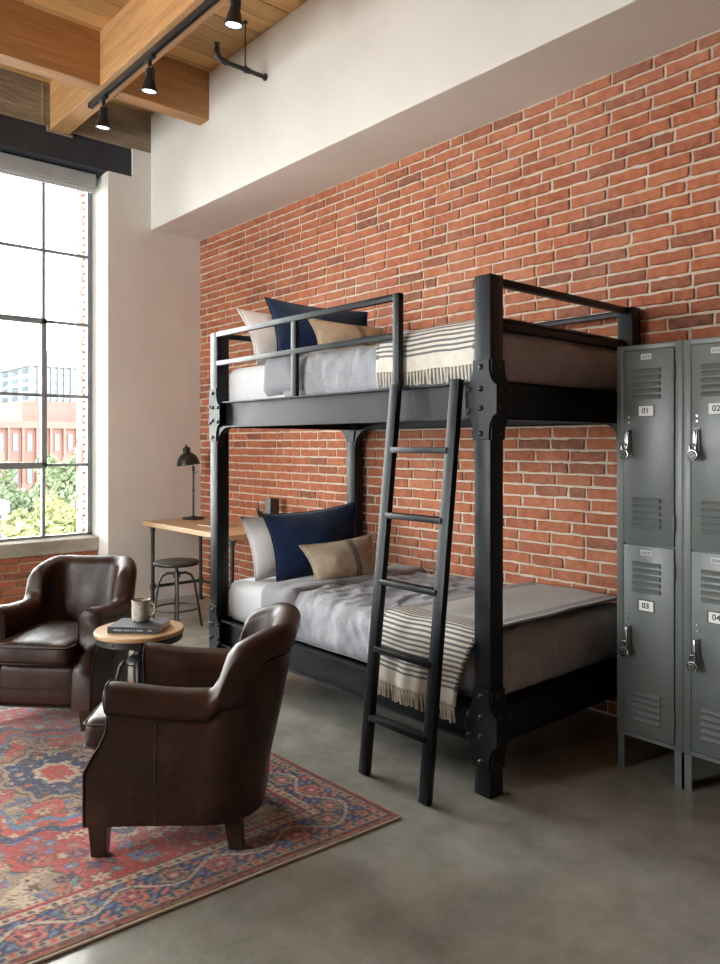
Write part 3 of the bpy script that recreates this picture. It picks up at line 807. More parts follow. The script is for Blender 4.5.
# ---------------------------------------------------------------- lockers
LY = -.549
def textmesh(s, size, name, m, parent, loc):
    cu = bpy.data.curves.new(name, 'FONT'); cu.body = s; cu.size = size; cu.align_x = 'CENTER'; cu.align_y = 'CENTER'; cu.extrude = .0006; cu.offset = size*.012
    t = bpy.data.objects.new('tmp', cu); COL.objects.link(t)
    dg = bpy.context.evaluated_depsgraph_get(); me = bpy.data.meshes.new_from_object(t.evaluated_get(dg))
    bpy.data.objects.remove(t); me.materials.clear(); me.materials.append(m)
    o = bpy.data.objects.new(name, me); COL.objects.link(o); o.parent = parent; o.location = loc; o.rotation_euler = (PI/2, 0, 0)
    return o
def locker(x, nums, label):
    e = thing('locker', label, 'locker', (x, LY, 0), 0, 'grey steel lockers by the bunk bed')
    W, D, z0, zt = .304, .50, .15, 1.888
    b = MB(); t = .004
    b.box(0.0006, .02, .004, D, z0+.001, zt-.001); b.box(W-.02, W-.0006, .004, D, z0+.001, zt-.001); b.box(.018, W-.018, 0.004, D, zt-.016, zt-.002); b.box(.018, W-.018, .004, D, z0+.001, z0+.016)
    b.box(.018, W-.018, .012, D, 1.0, 1.012); b.box(.018, W-.018, D-.01, D, z0, zt)
    b.box(.0, .034, 0, .03, z0, zt, .002); b.box(W-.034, W, 0, .03, z0, zt, .002)
    b.box(.030, W-.030, 0.0002, .03, zt-.024, zt-.0002, .002); b.box(.033, W-.033, 0.0005, .03, z0+.0005, z0+.018)
    b.build('cabinet', M['locker'], e, sm=True, angle=30)
    for lx in (0, W-.036):
        for ly in (.0, D-.036):
            b = MB(); b.box(lx, lx+.036, ly, ly+.005, 0, z0); b.box(lx if lx == 0 else lx+.031, lx+.005 if lx == 0 else lx+.036, ly, ly+.036, 0, z0)
            b.build('leg', M['locker'], e)
    for (a, c, num) in ((1.012, 1.862, nums[0]), (.172, 1.004, nums[1])):
        d = MB(); d.box(.037, W-.037, -.004, .018, a, c, .002)
        do = d.build('door', M['locker'], e, sm=True, angle=30)
        # louvres: slanted hoods
        top = c > 1.5
        for (zc, n) in (((1.715, 5) if top else (.868, 5)), ((1.15, 5) if top else (.30, 5))):
            lv = MB(); pitch = .0285
            for k in range(n):
                z = zc + (k-(n-1)/2)*pitch
                prof = [(-.004, z+.009), (-.007, z+.006), (-.014, z-.006), (-.0135, z-.009), (-.004, z-.0045)]
                lv.prism(prof, 'x', .078, .208)
            lv.build('louvres', M['locker'], do, bevel=.001)
            sl = MB()
            for k in range(n):
                z = zc + (k-(n-1)/2)*pitch; sl.box(.080, .206, -.0135, -.0045, z-.0105, z-.0085)
            sl.build('louvre_slots', M['locker_dark'], do)
        zc = 1.595 if top else .743
        h = MB()
        h.box(.104, .180, -.0075, -.004, zc-.026, zc-.022); h.box(.104, .180, -.0075, -.004, zc+.022, zc+.026)
        h.box(.104, .108, -.0075, -.004, zc-.026, zc+.026); h.box(.176, .180, -.0075, -.004, zc-.026, zc+.026)
        h.build('card_holder', M['metal_dark'], do)
        MB().box(.107, .177, -.0055, -.004, zc-.023, zc+.023).build('number_card', M['card'], do)
        textmesh(num, .034, 'number', M['ink'], do, (.140, -.0062, zc))
        zb = 1.832 if top else .975
        MB().box(.118, .168, -.006, -.004, zb-.012, zb+.012, .0006).build('maker_badge', M['blind_rail'], do)
        bm_ = MB()
        for k, xx in enumerate((.124, .131, .138, .145, .152, .159)): bm_.box(xx, xx+.003, -.0068, -.006, zb-.007, zb+.007)
        bm_.build('badge_marks', M['metal_dark'], do)
        zl = 1.47 if top else .60
        lt_ = MB(); lt_.box(.046, .074, -.0065, -.004, zl-.055, zl+.05, .001); lt_.build('latch_plate', M['locker'], do)
        lh = MB(); lh.box(.050, .061, -.022, -.006, zl-.045, zl+.038, .002); lh.tube([(.067, -.008, zl+.04), (.067, -.02, zl+.036), (.067, -.024, zl-.02), (.067, -.02, zl-.04)], .0035, 8)
        lh.build('latch_handle', M['chrome'], do, sm=True, angle=40)
        sc = MB()
        for dz in (.098, .075): sc.lathe([(0, .002), (.004, .0015), (.005, 0)], M=Matrix.Translation((.060, -.004, zl+dz)) @ Matrix.Rotation(PI/2, 4, 'X'), seg=10)
        sc.build('screw', M['chrome'], do, sm=True)
        hg = MB()
        for z in (c-.10, a+.10):
            hg = MB(); hg.cyl((W-.036, -.006, z-.035), (W-.036, -.006, z+.035), .0045, seg=8); hg.build('hinge', M['locker'], do, sm=True)
    return e
locker(4.732, ('01', '03'), 'two-door grey locker numbered 01 and 03, next to the bunk bed')
locker(5.037, ('02', '04'), 'two-door grey locker numbered 02 and 04, at the right edge of the picture')
def padlock():
    e = thing('padlock', '', 'padlock', (0, 0, 0), 0, 'combination padlocks on the lockers')
    b = MB(); R = Matrix.Rotation(PI/2, 4, 'X')
    b.lathe([(0, -.009), (.021, -.009), (.024, -.006), (.024, .006), (.021, .009), (.017, .0095), (.016, .008), (0, .008)], seg=28, M=R); b.build('lock_body', M['chrome'], e, sm=True, angle=35)
    b = MB(); b.lathe([(0, .0125), (.015, .0125), (.0185, .010), (.0185, .0075)], seg=24, M=R); b.build('dial', M['black_plastic'], e, sm=True, angle=35)
    b = MB()
    for k in range(10):
        a = 2*PI*k/10; b.box(-.0007, .0007, .0098, .0128, -.0125, -.0120, M=Matrix.Rotation(a, 4, 'Y') @ Matrix.Scale(-1, 4, (0, 1, 0)))
        b.bar((math.cos(a)*.009, -.0123, math.sin(a)*.009), (math.cos(a)*.0115, -.0123, math.sin(a)*.0115), .001, .0006, up=(0, 1, 0))
    b.build('dial_marks', M['card'], e)
    b = MB(); b.tube([(-.012, 0, .018), (-.012, 0, .034)] + [(-.012*math.cos(a), 0, .034+.012*math.sin(a)) for a in [PI*k/8 for k in range(1, 8)]] + [(.012, 0, .034), (.012, 0, .018)], .0035, 8)
    b.build('shackle', M['chrome'], e, sm=True)
    return e
pl0 = padlock()
for i, (x, z, lab) in enumerate(((4.732+.058, 1.405, 'combination padlock on locker door 01'), (4.732+.058, .535, 'combination padlock on locker door 03'),
                                 (5.037+.058, 1.405, 'combination padlock on the locker door right of door 01'), (5.037+.058, .535, 'combination padlock on locker door 04'))):
    q = pl0 if i == 0 else copy_tree(pl0)
    q.location = (x, LY-.038, z); q['label'] = lab

# ---------------------------------------------------------------- armchairs
def armchair():
    """local frame: sitter faces -Y, x from -.33 to .33, front of the body at y = 0"""
    e = thing('armchair', '', 'armchair', (0, 0, 0), 0, 'brown leather club armchairs')
    HW, R, DB, zb = .302, .19, .60, .112
    # U-shaped path of the outer face
    path = []
    st = DB-R
    ks = [0, .012, .03, .06, .12, .18, .24, .29, .33, .355, .37, .38, .39, .40, .41, .42, .43, .44, .449]
    for s in [q for q in ks if q < st] + [st]: path.append(((HW, s), (1, 0)))
    na = 14
    for k in range(1, na+1):
        a = PI/2*k/na; path.append(((HW-R+R*math.cos(a), st+R*math.sin(a)), (math.cos(a), math.sin(a))))
    half = path[:]
    nb = 5
    for k in range(1, nb): t = k/nb; path.append(((lerp(HW-R, -(HW-R), t), DB), (0, 1)))
    path += [((-p[0], p[1]), (-n[0], n[1])) for p, n in reversed(half)]
    n = len(path)
    # arc length
    S = [0]
    for (p, _), (q, _) in zip(path, path[1:]): S.append(S[-1]+math.hypot(q[0]-p[0], q[1]-p[1]))
    T = S[-1]
    def section(i):
        (px, py), (nx, ny) = path[i]; s = min(S[i], T-S[i])
        def topf(q):
            arm_top = lerp(.602, .574, smooth(0, .40, q))
            return lerp(arm_top, .715, smooth(.415, .465, q)) + .062*math.sin(PI/2*max(0, min(1, (q-.445)/.15)))
        top = topf(s); rise = smooth(.415, .465, s)
        zpipe = min(top-.105, topf(max(0, s-.075))-.06) if s > .37 else top-.105
        th = lerp(.105, .095, rise); bulge = lerp(.018, .010, rise)
        back = smooth(.30, .62, s)
        pts = []
        def P(off, z):
            # off: distance inward from the outer face
            lean = (max(0, z-.2))*.21*back
            wide = (max(0, z-.35))*.04*rise*abs(nx)
            x = px - nx*(off - wide); y = py - ny*off + lean
            if s < .2:                            # arm fronts cut in with the sculpted profile
                fr = smooth(.28, .46, z)*.078 - smooth(.49, .56, z)*.004
                if z < .30: fr = 0
                y += fr*(1-s/.2)
            return Vector((x, y, z))
        tuck = .018*smooth(.3, zb, 0) 
        for k in range(9):
            z = lerp(zb, zpipe-.012, k/8); pts.append(P(.006*math.sin(k/8*PI)*-1 + .004, z))
        pts.append(P(.009, zpipe)); pts.append(P(-bulge*.5, zpipe+.012))
        rr = th/2+bulge/2; cz = top-rr; ctr = th/2-bulge/2
        for k in range(1, 5): pts.append(P(-bulge*(.5+.5*k/5), lerp(zpipe+.014, cz-.2*rr, k/5)))
        for k in range(0, 13):
            a = -.15 + (PI+.15)*k/12
            pts.append(P(ctr-rr*math.cos(a), cz+rr*math.sin(a)))
        ins = th
        inner_bot = .30
        for k in range(1, 8): pts.append(P(lerp(ins, ins+.0, k/7), lerp(cz-.01, inner_bot, k/7)))
        pts.append(P(ins, zb))
        return pts
    SEC = [section(i) for i in range(n)]
    m = len(SEC[0])
    b = MB()
    def disp(p):
        fold = 0
        if p.z > .44 and p.y > .36 and abs(p.x) < .2: fold = .007*math.exp(-((p.x-.03-(p.z-.6)*.15)/.014)**2)+.005*math.exp(-((p.x-.075-(p.z-.6)*.2)/.012)**2)+.004*math.exp(-((p.x+.09)/.016)**2)
        return Vector((0, -fold, 0)) + Vector((nz(p.x*6, p.y*6, p.z*4), nz(p.x*6+5, p.y*6, p.z*4), nz(p.x*5, p.y*5+7, p.z*5)))*.005
    bm = bmesh.new(); V = [[bm.verts.new(q+disp(q)) for q in sec] for sec in SEC]
    for i in range(n-1):
        for j in range(m): bm.faces.new((V[i][j], V[i+1][j], V[i+1][(j+1) % m], V[i][(j+1) % m]))
    # rounded front ends of the arms
    for i, sg in ((0, -1), (n-1, -1)):
        ring = V[i]; c = sum((v.co for v in ring), Vector())/m
        r1 = [bm.verts.new(v.co + (Vector((c.x, v.co.y, v.co.z*.0+v.co.z))-v.co)*.12 + Vector((0, -.008, 0))) for v in ring]
        for j in range(m):
            k = (j+1) % m; bm.faces.new((ring[j], ring[k], r1[k], r1[j]))
        # strip across the arm front: pair outer and inner points of equal height
        from_out = list(range(0, m//2)); 
        bmesh.ops.triangle_fill(bm, edges=[bm.edges.get((r1[j], r1[(j+1) % m])) for j in range(m)], use_beauty=True)
    b._merge(bm)
    sh = b.build('upholstered_shell', M['leather'], e, sm=True, angle=60)
    # piping / nail line: along outer edge under the roll and up the wing
    pp_ = MB(); pp_.tube([SEC[i][9] + Vector((path[i][1][0], path[i][1][1], 0))*.003 for i in range(n)], .0036, 6)
    for i in (0, n-1):
        pp_.tube([SEC[i][j] + Vector((0, -.004, 0)) for j in range(0, m-1)], .0038, 6)
    pp_.build('piping', M['leather_pipe'], sh, sm=True)
    # welt with studs on the wing fronts
    # vertical seam on each side
    s_ = MB()
    si = min(range(n), key=lambda i: abs(S[i]-.24)); 
    for i in (si, n-1-si): s_.tube([SEC[i][j] + Vector((path[i][1][0]*.0025, 0, 0)) for j in range(0, 9)], .0012, 5)
    s_.build('seam', M['thread'], sh)
    for rng in (range(0, n//2), range(n//2, n)):
        st_ = MB()
        idx = [i for i in rng if .41 < min(S[i], T-S[i]) < .66]
        pts = [SEC[i][9] + Vector((path[i][1][0], path[i][1][1], 0))*.004 for i in idx]
        acc = 0
        for p_, q_ in zip(pts, pts[1:]):
            L_ = (q_-p_).length; t = -acc
            while t+.017 < L_:
                t += .017; st_.sphere(p_.lerp(q_, t/L_) + Vector((0, -.008, .002)), .0033, seg=8)
            acc = L_-t
        st_.build('stud_row', M['metal_dark'], sh, sm=True)
    # seat deck and apron
    def dd(p, n_): return .004*nz(p.x*6, p.y*6, p.z*6)
    d = MB(); soft_box(d, -HW+.085, HW-.085, .012, DB-.10, zb-.003, .325, .018, .03, dd); d.build('seat_apron', M['leather'], e, sm=True, angle=70)
    d = MB(); d.tube([(x, .008, .205) for x in (-HW+.09, 0, HW-.09)], .003, 6); d.tube([(x, .012, zb+.004) for x in (-HW+.01, 0, HW-.01)], .004, 6); d.build('apron_seam', M['leather_pipe'], e, sm=True)
    def cd(p, n_):
        k = max(0, 1-((p.x/.21)**2))*max(0, 1-(((p.y-.20)/.28)**2))
        o = .030*k if n_.z > .5 else 0
        return o + .006*nz(p.x*8, p.y*8, p.z*8) + .003*nz(p.x*24, p.y*10, 2)
    c = MB(); soft_box(c, -.200, .200, -.045, .49, .328, .438, .035, .018, cd); cu = c.build('seat_cushion', M['leather'], e, sm=True, angle=70)
    c = MB()
    for z in (.425, .345):
        c.tube([(-.197, .40, z), (-.199, 0, z), (-.192, -.030, z), (-.175, -.046, z), (0, -.049, z), (.175, -.046, z), (.192, -.030, z), (.199, 0, z), (.197, .40, z)], .0042, 6)
    c.build('cushion_piping', M['leather_pipe'], cu, sm=True)
    # legs
    for (x, y, dx, dy) in ((HW-.040, .040, 0, 0), (-HW+.040, .040, 0, 0), (HW-.075, DB-.10, .0, .012), (-HW+.075, DB-.10, -.0, .012)):
        l_ = MB(); t = bmesh.new(); bmesh.ops.create_cube(t, size=1)
        for v in t.verts:
            up = v.co.z > 0; w = .068 if up else .050
            v.co = Vector((x + v.co.x*w + (0 if up else dx), y + v.co.y*w + (0 if up else dy), .135 if up else 0))
        l_._merge(t); l_.build('leg', M['dark_wood'], e, bevel=.003)
    return e
ac = armchair()
ac['label'] = 'brown leather club armchair seen from the side, nearest on the patterned rug'
ac.rotation_euler = (0, 0, math.radians(-39.7))
cF = Vector((3.90, -2.645)) + Vector((-.77, .64))*.302 + Vector((.049, -.020))
ac.location = (cF.x, cF.y, .0165)
ac2 = copy_tree(ac)
ac2['label'] = 'brown leather club armchair facing the room, below the window'
ac2.rotation_euler = (0, 0, math.radians(43))
ac2.location = (2.617, -2.405, .0165)

# ---------------------------------------------------------------- side table, book, mug
TX, TYY = 3.10, -2.055
TX, TYY = 3.045, -2.045
tb = thing('side_table', 'small round oak-topped table with a black iron screw base', 'side table', (TX, TYY, 0.016))
b = MB(); b.lathe([(0, .512), (.203, .512), (.210, .515), (.212, .519), (.212, .530), (.209, .534), (0, .534)], seg=56); b.build('table_top', M['oak'], tb, sm=True, angle=35)
b = MB(); b.lathe([(.0, .512), (.206, .512), (.206, .484), (.203, .481), (.200, .484), (.200, .506), (0, .506)], seg=56); b.build('iron_rim', M['iron'], tb, sm=True, angle=35)
b = MB()
for k in range(10): a = 2*PI*k/10+.2; b.sphere((.206*math.cos(a), .206*math.sin(a), .498), .005, seg=8)
b.build('rivets', M['bolt'], tb, sm=True)
b = MB(); b.cyl((0, 0, .30), (0, 0, .506), .016); b.cyl((0, 0, .49), (0, 0, .507), .07)
for k in range(22): z = .31+.007*k; b.lathe([(.016, z), (.018, z+.002), (.016, z+.004)], seg=16)
b.cyl((0, 0, .385), (0, 0, .43), .026); b.build('screw_stem', M['iron'], tb, sm=True, angle=35)
b = MB(); b.lathe([(0, .41), (.03, .41), (.045, .40), (.062, .385), (.066, .372), (.060, .362), (.03, .36), (.03, .30), (.022, .24), (0, .24)], seg=28); b.build('collar', M['iron'], tb, sm=True, angle=45)
for k in range(4):
    a = PI/4 + PI/2*k + .3; c, s = math.cos(a), math.sin(a)
    pts = [(.04*c, .04*s, .378), (.070*c, .070*s, .376), (.088*c, .088*s, .355), (.112*c, .112*s, .26), (.14*c, .14*s, .14), (.17*c, .17*s, .03), (.175*c, .175*s, .0)]
    b = MB(); b.tube(pts, [.013, .014, .013, .011, .011, .011, .012], 12); b.build('leg', M['iron'], tb, sm=True)
b = MB(); b.tube([(.125*math.cos(2*PI*k/32), .125*math.sin(2*PI*k/32), .21) for k in range(32)], .006, 8, closed=True); b.build('foot_ring', M['iron'], tb, sm=True)

bk = thing('book', 'dark slate hardback book lying on the round table under the mug', 'book', (TX+.015, TYY-.005, .55), math.radians(44))
b = MB(); b.box(-.125, .125, -.09, .095, 0, .0028, .001); b.box(-.125, .125, -.09, .095, .0272, .030, .001); b.box(-.125, .125, -.0915, -.088, 0, .030, .001); b.build('cover', M['cover'], bk)
MB().box(-.121, .121, -.087, .09, .0028, .0272).build('page_block', M['paper'], bk)
b = MB(); rnd = random.Random(5); x = -.095
while x < .045:
    w = rnd.uniform(.003, .006); b.box(x, x+w, -.0922, -.0913, .0115, .0185); x += w+.0022+(.006 if rnd.random() < .18 else 0)
for x in (.075, .082, .089): b.box(x, x+.004, -.0922, -.0913, .011, .019)
b.build('spine_lettering', M['spine_ink'], bk)
mg = thing('mug', 'speckled beige stoneware mug standing on the dark book', 'mug', (TX-.025, TYY+.02, .580), math.radians(38))
b = MB(); b.lathe([(0, .0), (.033, .0), (.039, .004), (.0435, .014), (.0445, .03), (.0445, .096), (.0455, .1), (.044, .102), (.0415, .1), (.0405, .03), (.036, .010), (0, .008)], seg=40); b.build('cup', M['ceramic'], mg, sm=True, angle=50)
b = MB(); b.lathe([(.0412, .0985), (.0417, .1015), (.0438, .1035), (.0458, .1018), (.0462, .099)], seg=40); b.build('rim', M['ceramic_in'], mg, sm=True)
b = MB(); b.tube([(.042, 0, .086), (.058, 0, .089), (.070, 0, .080), (.074, 0, .062), (.070, 0, .042), (.058, 0, .030), (.042, 0, .026)], [.0065, .006, .0055, .0055, .0055, .006, .007], 10); b.build('handle', M['ceramic'], mg, sm=True)

# ---------------------------------------------------------------- desk corner
dk = thing('desk', 'oak desk top on black pipe legs in the corner of the room', 'desk', (.88, -.37, 0))
DX0, DX1, DY0, DY1 = .13, 1.60, -.665, -.07
DL = Matrix.Translation((-.88, .37, 0))
MB().box(DX0, DX1, DY0, DY1, .718, .76, .004, DL).build('desk_top', M['oak'], dk)
for (x, y) in ((DX0+.10, DY0+.055), (DX0+.10, DY1-.06), (DX1-.035, DY0+.055), (DX1-.035, DY1-.06)):
    b = MB(); b.cyl((x, y, .0), (x, y, .718), .0165, M=DL); b.cyl((x, y, .708), (x, y, .7185), .042, M=DL); b.cyl((x, y, .675), (x, y, .70), .023, M=DL); b.cyl((x, y, 0), (x, y, .012), .03, M=DL)
    b.cyl((x, y, .15), (x, y, .20), .024, M=DL); b.build('pipe_leg', M['iron'], dk, sm=True, angle=40)
b = MB()
for x in (DX0+.10, DX1-.035): b.cyl((x, DY0+.055, .175), (x, DY1-.06, .175), .014, M=DL)
b.cyl((DX0+.10, DY1-.06, .175), (DX1-.035, DY1-.06, .175), .014, M=DL); b.build('stretcher', M['iron'], dk, sm=True)

sl_ = thing('stool', 'round iron screw stool in front of the oak desk', 'stool', (1.10, -.83, 0), .35)
b = MB(); b.lathe([(0, .498), (.16, .498), (.175, .502), (.181, .512), (.178, .524), (.165, .530), (.08, .526), (0, .524)], seg=44); b.build('seat', M['iron'], sl_, sm=True, angle=45)
b = MB(); b.cyl((0, 0, .27), (0, 0, .50), .013); b.cyl((0, 0, .40), (0, 0, .445), .028); b.cyl((0, 0, .485), (0, 0, .50), .06); b.build('screw_stem', M['iron'], sl_, sm=True, angle=40)
for k in range(4):
    a = PI/4+PI/2*k; c, s = math.cos(a), math.sin(a)
    b = MB(); b.tube([(.02*c, .02*s, .43), (.07*c, .07*s, .435), (.112*c, .112*s, .415), (.138*c, .138*s, .36), (.155*c, .155*s, .25), (.178*c, .178*s, .10), (.195*c, .195*s, 0)], .0105, 10); b.build('leg', M['metal_dark'], sl_, sm=True)
b = MB(); b.tube([(.168*math.cos(2*PI*k/36), .168*math.sin(2*PI*k/36), .16) for k in range(36)], .007, 8, closed=True); b.build('foot_ring', M['metal_dark'], sl_, sm=True)

lp_ = thing('desk_lamp', 'black enamel desk lamp with a dome shade on the oak desk', 'desk lamp', (.285, -.235, .76), math.radians(48.8))
b = MB(); b.lathe([(0, 0), (.098, 0), (.100, .004), (.099, .014), (.092, .018), (.03, .020), (.018, .030), (0, .03)], seg=40); b.build('base', M['lamp_black'], lp_, sm=True, angle=40)
b = MB(); b.cyl((0, 0, .02), (0, 0, .47), .0085); b.cyl((0, 0, .25), (0, 0, .275), .012); b.cyl((0, 0, .445), (0, 0, .485), .013); b.cyl((0, -.02, .465), (0, .02, .465), .006)
b.tube([(0, 0, .42), (.02, 0, .425), (.035, 0, .44)], .004, 8); b.build('pole', M['lamp_black'], lp_, sm=True, angle=40)
HM = Matrix.Translation((-.045, 0, .495)) @ Matrix.Rotation(math.radians(-7), 4, 'Y') @ Matrix.Diagonal((1.0, 1.0, 1.22, 1))
b = MB(); b.lathe([(.105, .0), (.107, .003), (.104, .012), (.096, .042), (.078, .070), (.050, .088), (.034, .094), (.034, .128), (.030, .134), (.018, .140), (.010, .142), (.008, .156), (0, .158)], seg=44, M=HM)
b.lathe([(.105, .0), (.100, .010), (.090, .040), (.072, .066), (.045, .083), (0, .09)], seg=44, M=HM)
for k in range(3): b.lathe([(.034, .100+k*.009), (.037, .103+k*.009), (.034, .106+k*.009)], seg=30, M=HM)
b.build('lamp_shade', M['lamp_black'], lp_, sm=True, angle=50)
b = MB(); b.sphere((0, 0, .045), .028, (1, 1, 1.2), 20, HM); b.build('bulb', mat('opal_bulb', (.9, .88, .84), .3), lp_, sm=True)
b = MB(); b.tube([(0, 0, .46), (-.01, .028, .49), (-.03, .036, .56), (-.04, 0, .60)], .004, 8); b.build('yoke', M['lamp_black'], lp_, sm=True)
mz = thing('magazine', 'thin pale magazine lying flat on the oak desk', 'magazine', (.93, -.36, .76), .1)
b = MB(); b.box(-.15, .15, -.10, .10, 0, .007, .001); b.build('pages', M['paper'], mz)
MB().box(-.151, .151, -.101, .101, .007, .0082).build('cover', mat('magazine_cover', (.35, .30, .26), .4), mz)
pt_ = thing('pen_pot', 'square black pot standing on the desk behind the pillows', 'pot', (1.40, -.13, .76))
b = MB(); 
for q in ((-.042, .042, -.042, -.037), (-.042, .042, .037, .042), (-.042, -.037, -.042, .042), (.037, .042, -.042, .042)): b.box(*q, 0, .245)
b.box(-.042, .042, -.042, .042, 0, .01); b.build('pot_body', M['metal_dark'], pt_)
sg_ = thing('succulent', 'little dark-leaved plant beside the square black pot', 'plant', (1.27, -.16, .76))
b = MB(); b.lathe([(0, 0), (.035, 0), (.045, .07), (.045, .08), (.04, .08), (.036, .07), (0, .068)], seg=24); b.build('flower_pot', M['ceramic'], sg_, sm=True)
b = MB(); rnd = random.Random(9)
for k in range(15):
    a = rnd.random()*2*PI; h = rnd.uniform(.05, .16); sp_ = rnd.uniform(.01, .05)
    b.tube([(0, 0, .065), (sp_*.4*math.cos(a), sp_*.4*math.sin(a), .07+h*.5), (sp_*math.cos(a), sp_*math.sin(a), .07+h)], [.004, .009, .002], 6)
b.build('leaves', M['leaf'], sg_, sm=True)

# ---------------------------------------------------------------- rug
def rug():
    A = Vector((4.43, -1.62)); U = Vector((-.999, -.03)); W = Vector((-.062, -.998))   # from the corner by the ladder
    LU, LW = 2.42, 1.66; st = .006
    nu, nw = int(LU/st), int(LW/st)
    red = (.45, .028, .026); red2 = (.52, .065, .045); dred = (.12, .014, .014); cream = (.55, .43, .31); beige = (.36, .25, .17); navy = (.018, .034, .105); blue = (.10, .18, .32); coral = (.55, .15, .10); teal = (.12, .24, .27); brown = (.13, .07, .045)
    def mixc(a, b_, t): return tuple(lerp(p, q, t) for p, q in zip(a, b_))
    rnd = random.Random(11)
    # scattered motifs on a jittered lattice
    cell = .066; mot = {}
    for i in range(-1, int(LU/cell)+2):
        for j in range(-1, int(LW/cell)+2):
            mot[(i, j)] = ((i+.5+rnd.uniform(-.25, .25))*cell, (j+.5+rnd.uniform(-.25, .25))*cell, rnd.uniform(.016, .031), rnd.choice([4, 5, 6, 8]), rnd.choice([navy, cream, blue, teal, coral, brown, cream, beige]), rnd.choice([cream, coral, dred, red2]), rnd.random()*6)
    def motif(u, w, base, dens=1.0):
        i, j = int(u//cell), int(w//cell)
        for a in (-1, 0, 1):
            for b_ in (-1, 0, 1):
                m_ = mot.get((i+a, j+b_))
                if not m_: continue
                dx, dy = u-m_[0], w-m_[1]; r = math.hypot(dx, dy)
                if r > m_[2]*1.5: continue
                th = math.atan2(dy, dx); R_ = m_[2]*dens*(1+.38*math.cos(m_[3]*th+m_[6]))
                if r < R_*.32: return m_[5]
                if r < R_*.82: return m_[4]
                if r < R_: return brown
        return base
    def border(s, d, wd):
        """main border: s along, d across 0..wd"""
        x = s/.155; fx = (x % 1)-.5; v = (d/wd)-.5; par = int(math.floor(x)) % 2
        vine = .26*math.sin(2*PI*x/2)
        r = math.hypot(fx*1.0, (v - (.12 if par else -.12))*.95)
        th = math.atan2(v, fx); rr = r/(1+.18*math.cos(6*th))
        if rr < .07: return cream
        if rr < .15: return coral if par else red2
        if rr < .20: return navy
        if rr < .29: return coral if not par else beige
        if rr < .33: return brown
        if abs(v-vine*1.1) < .05: return cream
        k = math.sin(x*2*PI*2+v*9)*math.cos(v*14+x*3)
        if k > .45: return coral
        if k < -.55: return blue
        return navy
    def color(u, w):
        # warp for hand-knotted irregularity
        u2 = u + .006*nz(u*7, w*7, 1)+.003*nz(u*30, w*30, 4); w2 = w + .006*nz(u*7, w*7, 8)+.003*nz(u*30, w*30, 9)
        du = min(u2, LU-u2); dw = min(w2, LW-w2); d = min(du, dw); s = w2 if du < dw else u2
        if min(u, LU-u) < .012: return cream
        if d < .028: return dred if d > .012 else red
        if d < .066:
            k = (s/.028) % 1; return brown if abs(d-.030) < .003 or abs(d-.063) < .003 else (beige if math.hypot(k-.5, (d-.047)/.03) > .33 else (red2 if int(s/.028) % 2 else navy))
        if d < .205: return border(s, d-.066, .139)
        if d < .250:
            k = (s/.034) % 1; return dred if d < .211 or d > .244 else (cream if math.hypot(k-.5, (d-.2275)/.034) > .30 else (brown if int(s/.034) % 2 else coral))
        if d < .262: return red
        # inner field
        cu, cw = u2-LU/2, w2-LW/2; hu, hw = LU/2-.262, LW/2-.262
        au, aw = abs(cu), abs(cw)
        # corner spandrels with stepped edge
        k = au/hu + aw/hw; stepd = .03*math.copysign(1, math.sin((au-aw)*34))
        kk = k+stepd+.05*math.sin((au-aw)*16)
        if kk > 1.40: return motif(u2*1.0, w2, beige if nz(u2*9, w2*9, 3) > 0 else cream, 1.25)
        if kk > 1.372: return brown
        if kk > 1.335: return red2
        th = math.atan2(cw*1.35, cu); r = math.hypot(cu/ .62, cw/ .46)
        r = r/(1+.09*math.cos(8*th)+.05*math.cos(16*th))
        if r < .14: return motif(u2, w2, red2, .6)
        if r < .19: return cream
        if r < .42: return motif(u2, w2, navy, .9)
        if r < .47: return beige
        if r < .50: return brown
        if r < .78: return motif(u2, w2, red2 if math.sin(8*th) > -.2 else beige, 1.1)
        if r < .83: return blue
        if r < .93: return motif(u2, w2, red2, .8)
        if r < 1.0: return navy
        return motif(u2, w2, red, 1.0)
    b = bmesh.new(); cl = b.verts.layers.float_color.new('pile')
    V = []
    for i in range(nu+1):
        rowv = []
        for j in range(nw+1):
            u, w = i*st, j*st; p = A + U*u + W*w
            wav = .002*nz(u*3, w*3)
            ed = min(u, LU-u, w, LW-w); z = .013+wav if ed > .004 else .004
            # edge waviness
            off = .006*nz(u*2.2, w*2.2, 3)
            v = b.verts.new((p.x+off, p.y+off*.5, z)); c = color(u, w)
            ab = 1+.16*nz(w*9, 0, 2)+.22*nz(u*60, w*60, 5)+.12*nz(u*5, w*5, 6)
            wear = max(0, nz(u*2.5+4, w*2.5, 12)+.05)*.45 + max(0, nz(u*45, w*45, 20))*.35
            c = mixc(c, (.46, .28, .22), min(.4, wear*.55))
            kn = nz(u*95, w*95, 31)
            if kn > .38: c = mixc(c, cream, .40)
            elif kn < -.36: c = mixc(c, brown, .55)
            v[cl] = (min(1, c[0]*ab), min(1, c[1]*ab), min(1, c[2]*ab), 1); rowv.append(v)
        V.append(rowv)
    for i in range(nu):
        for j in range(nw): b.faces.new((V[i][j], V[i+1][j], V[i+1][j+1], V[i][j+1]))
    # skirt down to the floor
    bd = [V[i][0] for i in range(nu+1)] + [V[nu][j] for j in range(1, nw+1)] + [V[i][nw] for i in range(nu-1, -1, -1)] + [V[0][j] for j in range(nw-1, 0, -1)]
    lo = []
    for v in bd:
        q = b.verts.new((v.co.x, v.co.y, .0005)); q[cl] = (.5, .42, .32, 1); lo.append(q)
    for k in range(len(bd)): b.faces.new((bd[k], bd[(k+1) % len(bd)], lo[(k+1) % len(bd)], lo[k]))
    bmesh.ops.recalc_face_normals(b, faces=b.faces[:])
